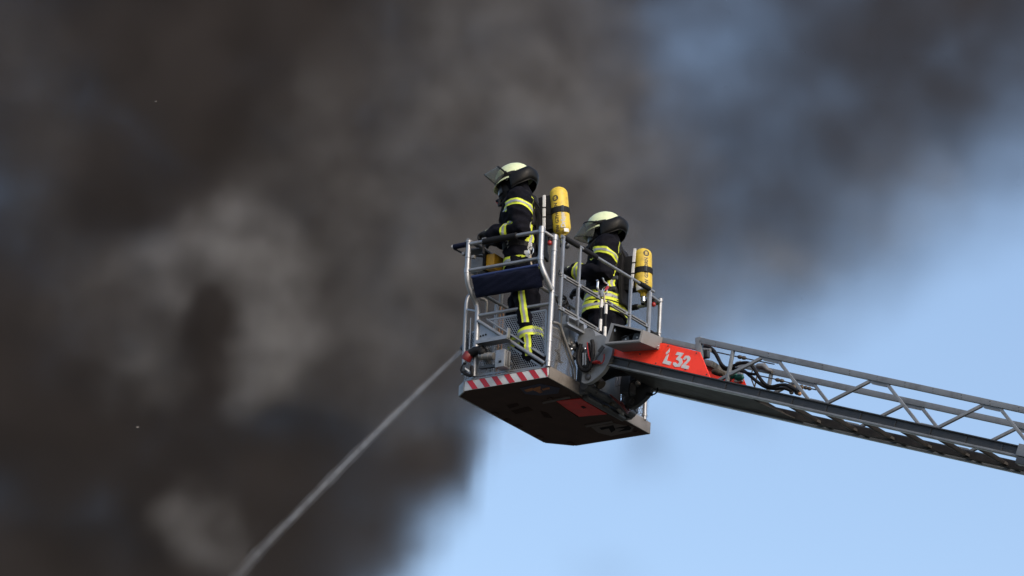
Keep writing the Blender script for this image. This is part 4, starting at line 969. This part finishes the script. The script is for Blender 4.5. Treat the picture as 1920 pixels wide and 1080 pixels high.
    for sx in (-1, 1):                                     # shoulder straps laid over the jacket
        c = V((sx*.105, cy(1.32), 1.32)); rw = []
        for k in range(25):
            a = R(200-235*k/24); dv = V((0, math.cos(a), math.sin(a))); row = []
            for off in (-.022, 0, .022):
                h_ = jb.ray_cast(c+V((off, 0, 0)), dv, .4); row.append((h_[0] if h_[0] is not None else c+V((off, 0, 0))+dv*.17)+dv*.010)
            rw.append(row)
        MB().sheet(rw).done('shoulder_strap', 'black', ba, solid=.008, fix=False)
    hs = curve([um @ V((.0, .03, -.08)), V((.10, b0.y+.06, b0.z+.05)), V((-.02, rows[8][2]-.03, rows[8][0])), V((-.10, cy(1.5)-.10, 1.55)), V((-.13, cy(1.5)+.02, 1.56)), V((-.11, cy(1.45)+.14, 1.46)), H+V((-.06, .10, -.16)), H+V((-.035, .135, -.155))], 6)
    MB().tube(hs, .010, 8).done('air_hose', 'black', ba)
    return pp

firefighter((.20, .27, .09), 12, 'helmeted person in dark turnout gear gripping the rail beside the blue cushion',
    'yellow air cylinder with grey and black lettering, worn beside the blue cushion',
    dict(sh=((-.195, .135, 1.465), (.195, .17, 1.465)), el=((-.250, .075, 1.170), (.265, .13, 1.20)), wr=((-.165, .355, 1.205), (.16, .40, 1.25)), kn=((-.12, .448, 1.215), (.10, .48, 1.245)),
         curl=((0, .2, -1), (0, .2, -1)), outv=((0, 0, 1), (0, 0, 1)),
         hip=((-.10, .12, .93), (.10, .14, .93)), knee=((-.115, .03, .50), (.11, .22, .52)), ank=((-.115, -.03, .09), (.12, .14, .09)),
         head=(0, .262, 1.690), pitch=R(-14), yaw=R(0), theta=R(56), cy=lambda z: .145+.055*(z-1.0)/.5 if z > 1.0 else .145+.03*(z-1.0),
         torso=((.90, .215, .155), (.98, .21, .150), (1.10, .21, .150), (1.25, .218, .153), (1.36, .228, .153), (1.45, .205, .136), (1.52, .14, .108), (1.57, .10, .096)),
         band_u=((.10, .50), (.10, .50)), band_l=((.25, .65), (.25, .65)), hems=(.945,), hemw=.068, shin=.42,
         clips=((-.2, .05, 1.07, .045, .06, 'tag'), (-.2, .05, .99, .045, .07, 'tag'), (-.2, .0, 1.03, .03, .05, 'dgrey')), ring=(-.01, 1.08),
         cyl=((0, -.173, 1.20), (0, -.114, 1.615)), text=(('FW GIFHORN', .005, -.42, .041, 'ink', .0014), ('Dr\u00e4ger', .035, .22, .050, 'pink', .0022)), seal=(.300, -.42),
         sticker=(.0, .03, .25, .85, 'tag'), strap=.20, strip=((1020.5, 366), (1020, 431)), legs=True, plate=(1.02, 1.56)), 1.3)
firefighter((1.345, .235, .09), 9, 'helmeted person in dark turnout gear standing behind the gate by the ladder',
    'yellow air cylinder with black lettering, worn by the person behind the gate',
    dict(sh=((-.205, .065, 1.45), (.205, .12, 1.45)), el=((-.260, .04, 1.19), (.27, .10, 1.20)), wr=((-.215, .33, 1.255), (.15, .38, 1.20)), kn=((-.205, .425, 1.27), (.10, .46, 1.20)),
         curl=((.1, .2, -1), (0, .2, -1)), outv=((0, 0, 1), (0, 0, 1)),
         hip=((-.10, .12, .92), (.10, .14, .92)), knee=((-.115, .10, .50), (.11, .16, .52)), ank=((-.115, .04, .09), (.12, .10, .09)),
         head=(0, .178, 1.668), pitch=R(-9), yaw=R(4), theta=R(22), cy=lambda z: .140+.010*(z-1.0)/.5,
         torso=((.89, .235, .178), (.97, .225, .168), (1.10, .205, .150), (1.25, .21, .145), (1.36, .22, .142), (1.45, .20, .128), (1.52, .13, .10), (1.57, .095, .092)),
         band_u=((.12, .62), (.12, .62)), band_l=((.60, 1.10), (.60, 1.10)), hems=(.945, 1.036), hemw=.080, shin=.42,
         clips=((-.2, .02, 1.10, .06, .03, 'dgrey'), (-.2, -.03, 1.16, .05, .03, 'dgrey')), ring=(.06, 1.06),
         cyl=((0, -.194, 1.085), (0, -.172, 1.475)), text=(('FW GIFHORN', .035, .38, .041, 'ink', .0014),), seal=(.325, .38),
         sticker=(.005, .06, -.9, .1, 'tag'), strap=.185, strip=((1190.5, 466), (1184, 540)), legs=False, plate=(.98, 1.54)), 7.7)
# ------------------------------------------------------------------ water jet from the monitor
jp = [(866.5, 656), (800, 719.5), (735, 782.5), (660, 857), (560, 959), (500, 1020), (445, 1080), (380, 1155), (300, 1250), (200, 1375), (80, 1530)]
jpts = curve([L(x, y, X=JX) for x, y in jp], 12)
nj = len(jpts)
def spray(name, a, b, s_, g0, g1):
    jm = bpy.data.materials.new(name); jm.use_nodes = True
    t = jm.node_tree; t.nodes.clear(); jo = t.nodes.new('ShaderNodeOutputMaterial'); pv = t.nodes.new('ShaderNodeVolumePrincipled')
    t.links.new(pv.outputs[0], jo.inputs['Volume']); pv.inputs['Color'].default_value = (.90, .89, .88, 1); pv.inputs['Anisotropy'].default_value = .1
    tc = t.nodes.new('ShaderNodeTexCoord'); ln = t.nodes.new('ShaderNodeVectorMath'); ln.operation = 'LENGTH'; t.links.new(tc.outputs['Object'], ln.inputs[0])
    mr = t.nodes.new('ShaderNodeMapRange'); mr.inputs['From Max'].default_value = 2.7; mr.inputs['To Min'].default_value = a; mr.inputs['To Max'].default_value = b
    t.links.new(ln.outputs['Value'], mr.inputs['Value']); nz = t.nodes.new('ShaderNodeTexNoise'); nz.inputs['Scale'].default_value = s_; nz.inputs['Detail'].default_value = 3
    t.links.new(tc.outputs['Object'], nz.inputs['Vector'])
    mu = t.nodes.new('ShaderNodeMath'); mu.operation = 'MULTIPLY'; t.links.new(mr.outputs[0], mu.inputs[0])
    m2 = t.nodes.new('ShaderNodeMapRange'); m2.inputs['From Min'].default_value = .25; m2.inputs['From Max'].default_value = .75; m2.inputs['To Min'].default_value = g0; m2.inputs['To Max'].default_value = g1
    t.links.new(nz.outputs[0], m2.inputs['Value']); t.links.new(m2.outputs[0], mu.inputs[1]); t.links.new(mu.outputs[0], pv.inputs['Density'])
    return jm
wj = thing('water_jet', 'thin white jet of water shooting down from the basket corner', 'water jet', BM, jpts[0])
for nm, r0, r1, dn, mt_ in (('jet_core', .017, .036, None, spray('water_core', 15.0, .5, 12, .3, 1.7)), ('jet_mist', .026, .085, None, spray('water_mist', 2.2, .5, 7, .1, 1.9))):
    jet = MB(); jet.tube(jpts, [(r0+(r1-r0)*(k/(nj-1)))*(1+.14*mnoise.noise(V((k*.31, r0*90, 0)))*min(1, k/8)) for k in range(nj)], 18)
    jet.done(nm, mt_, wj)
# ------------------------------------------------------------------ flakes of ash adrift in the smoke
ash = mat('pale_ash', (.22, .20, .18), .9)
for px, py, d_, s in ((292, 190, 46, .013), (258, 801, 44, .017)):
    q = CAM+ray(px, py)*d_; a = MB()
    a.sheet([[V((x*s, y*s*.6, .25*s*math.sin(3*x+2*y))) for x in (-1, -.3, .4, 1.0-.3*abs(y))] for y in (-.5, 0, .45)])
    o = a.done('ash_flake', ash, solid=.002); o.location = q; o.rotation_euler = (R(60), R(12), R(-20))
    o['label'] = 'tiny pale ash flake drifting through the dark smoke'; o['category'] = 'ash flake'; o['group'] = 'ash flakes adrift in the smoke'
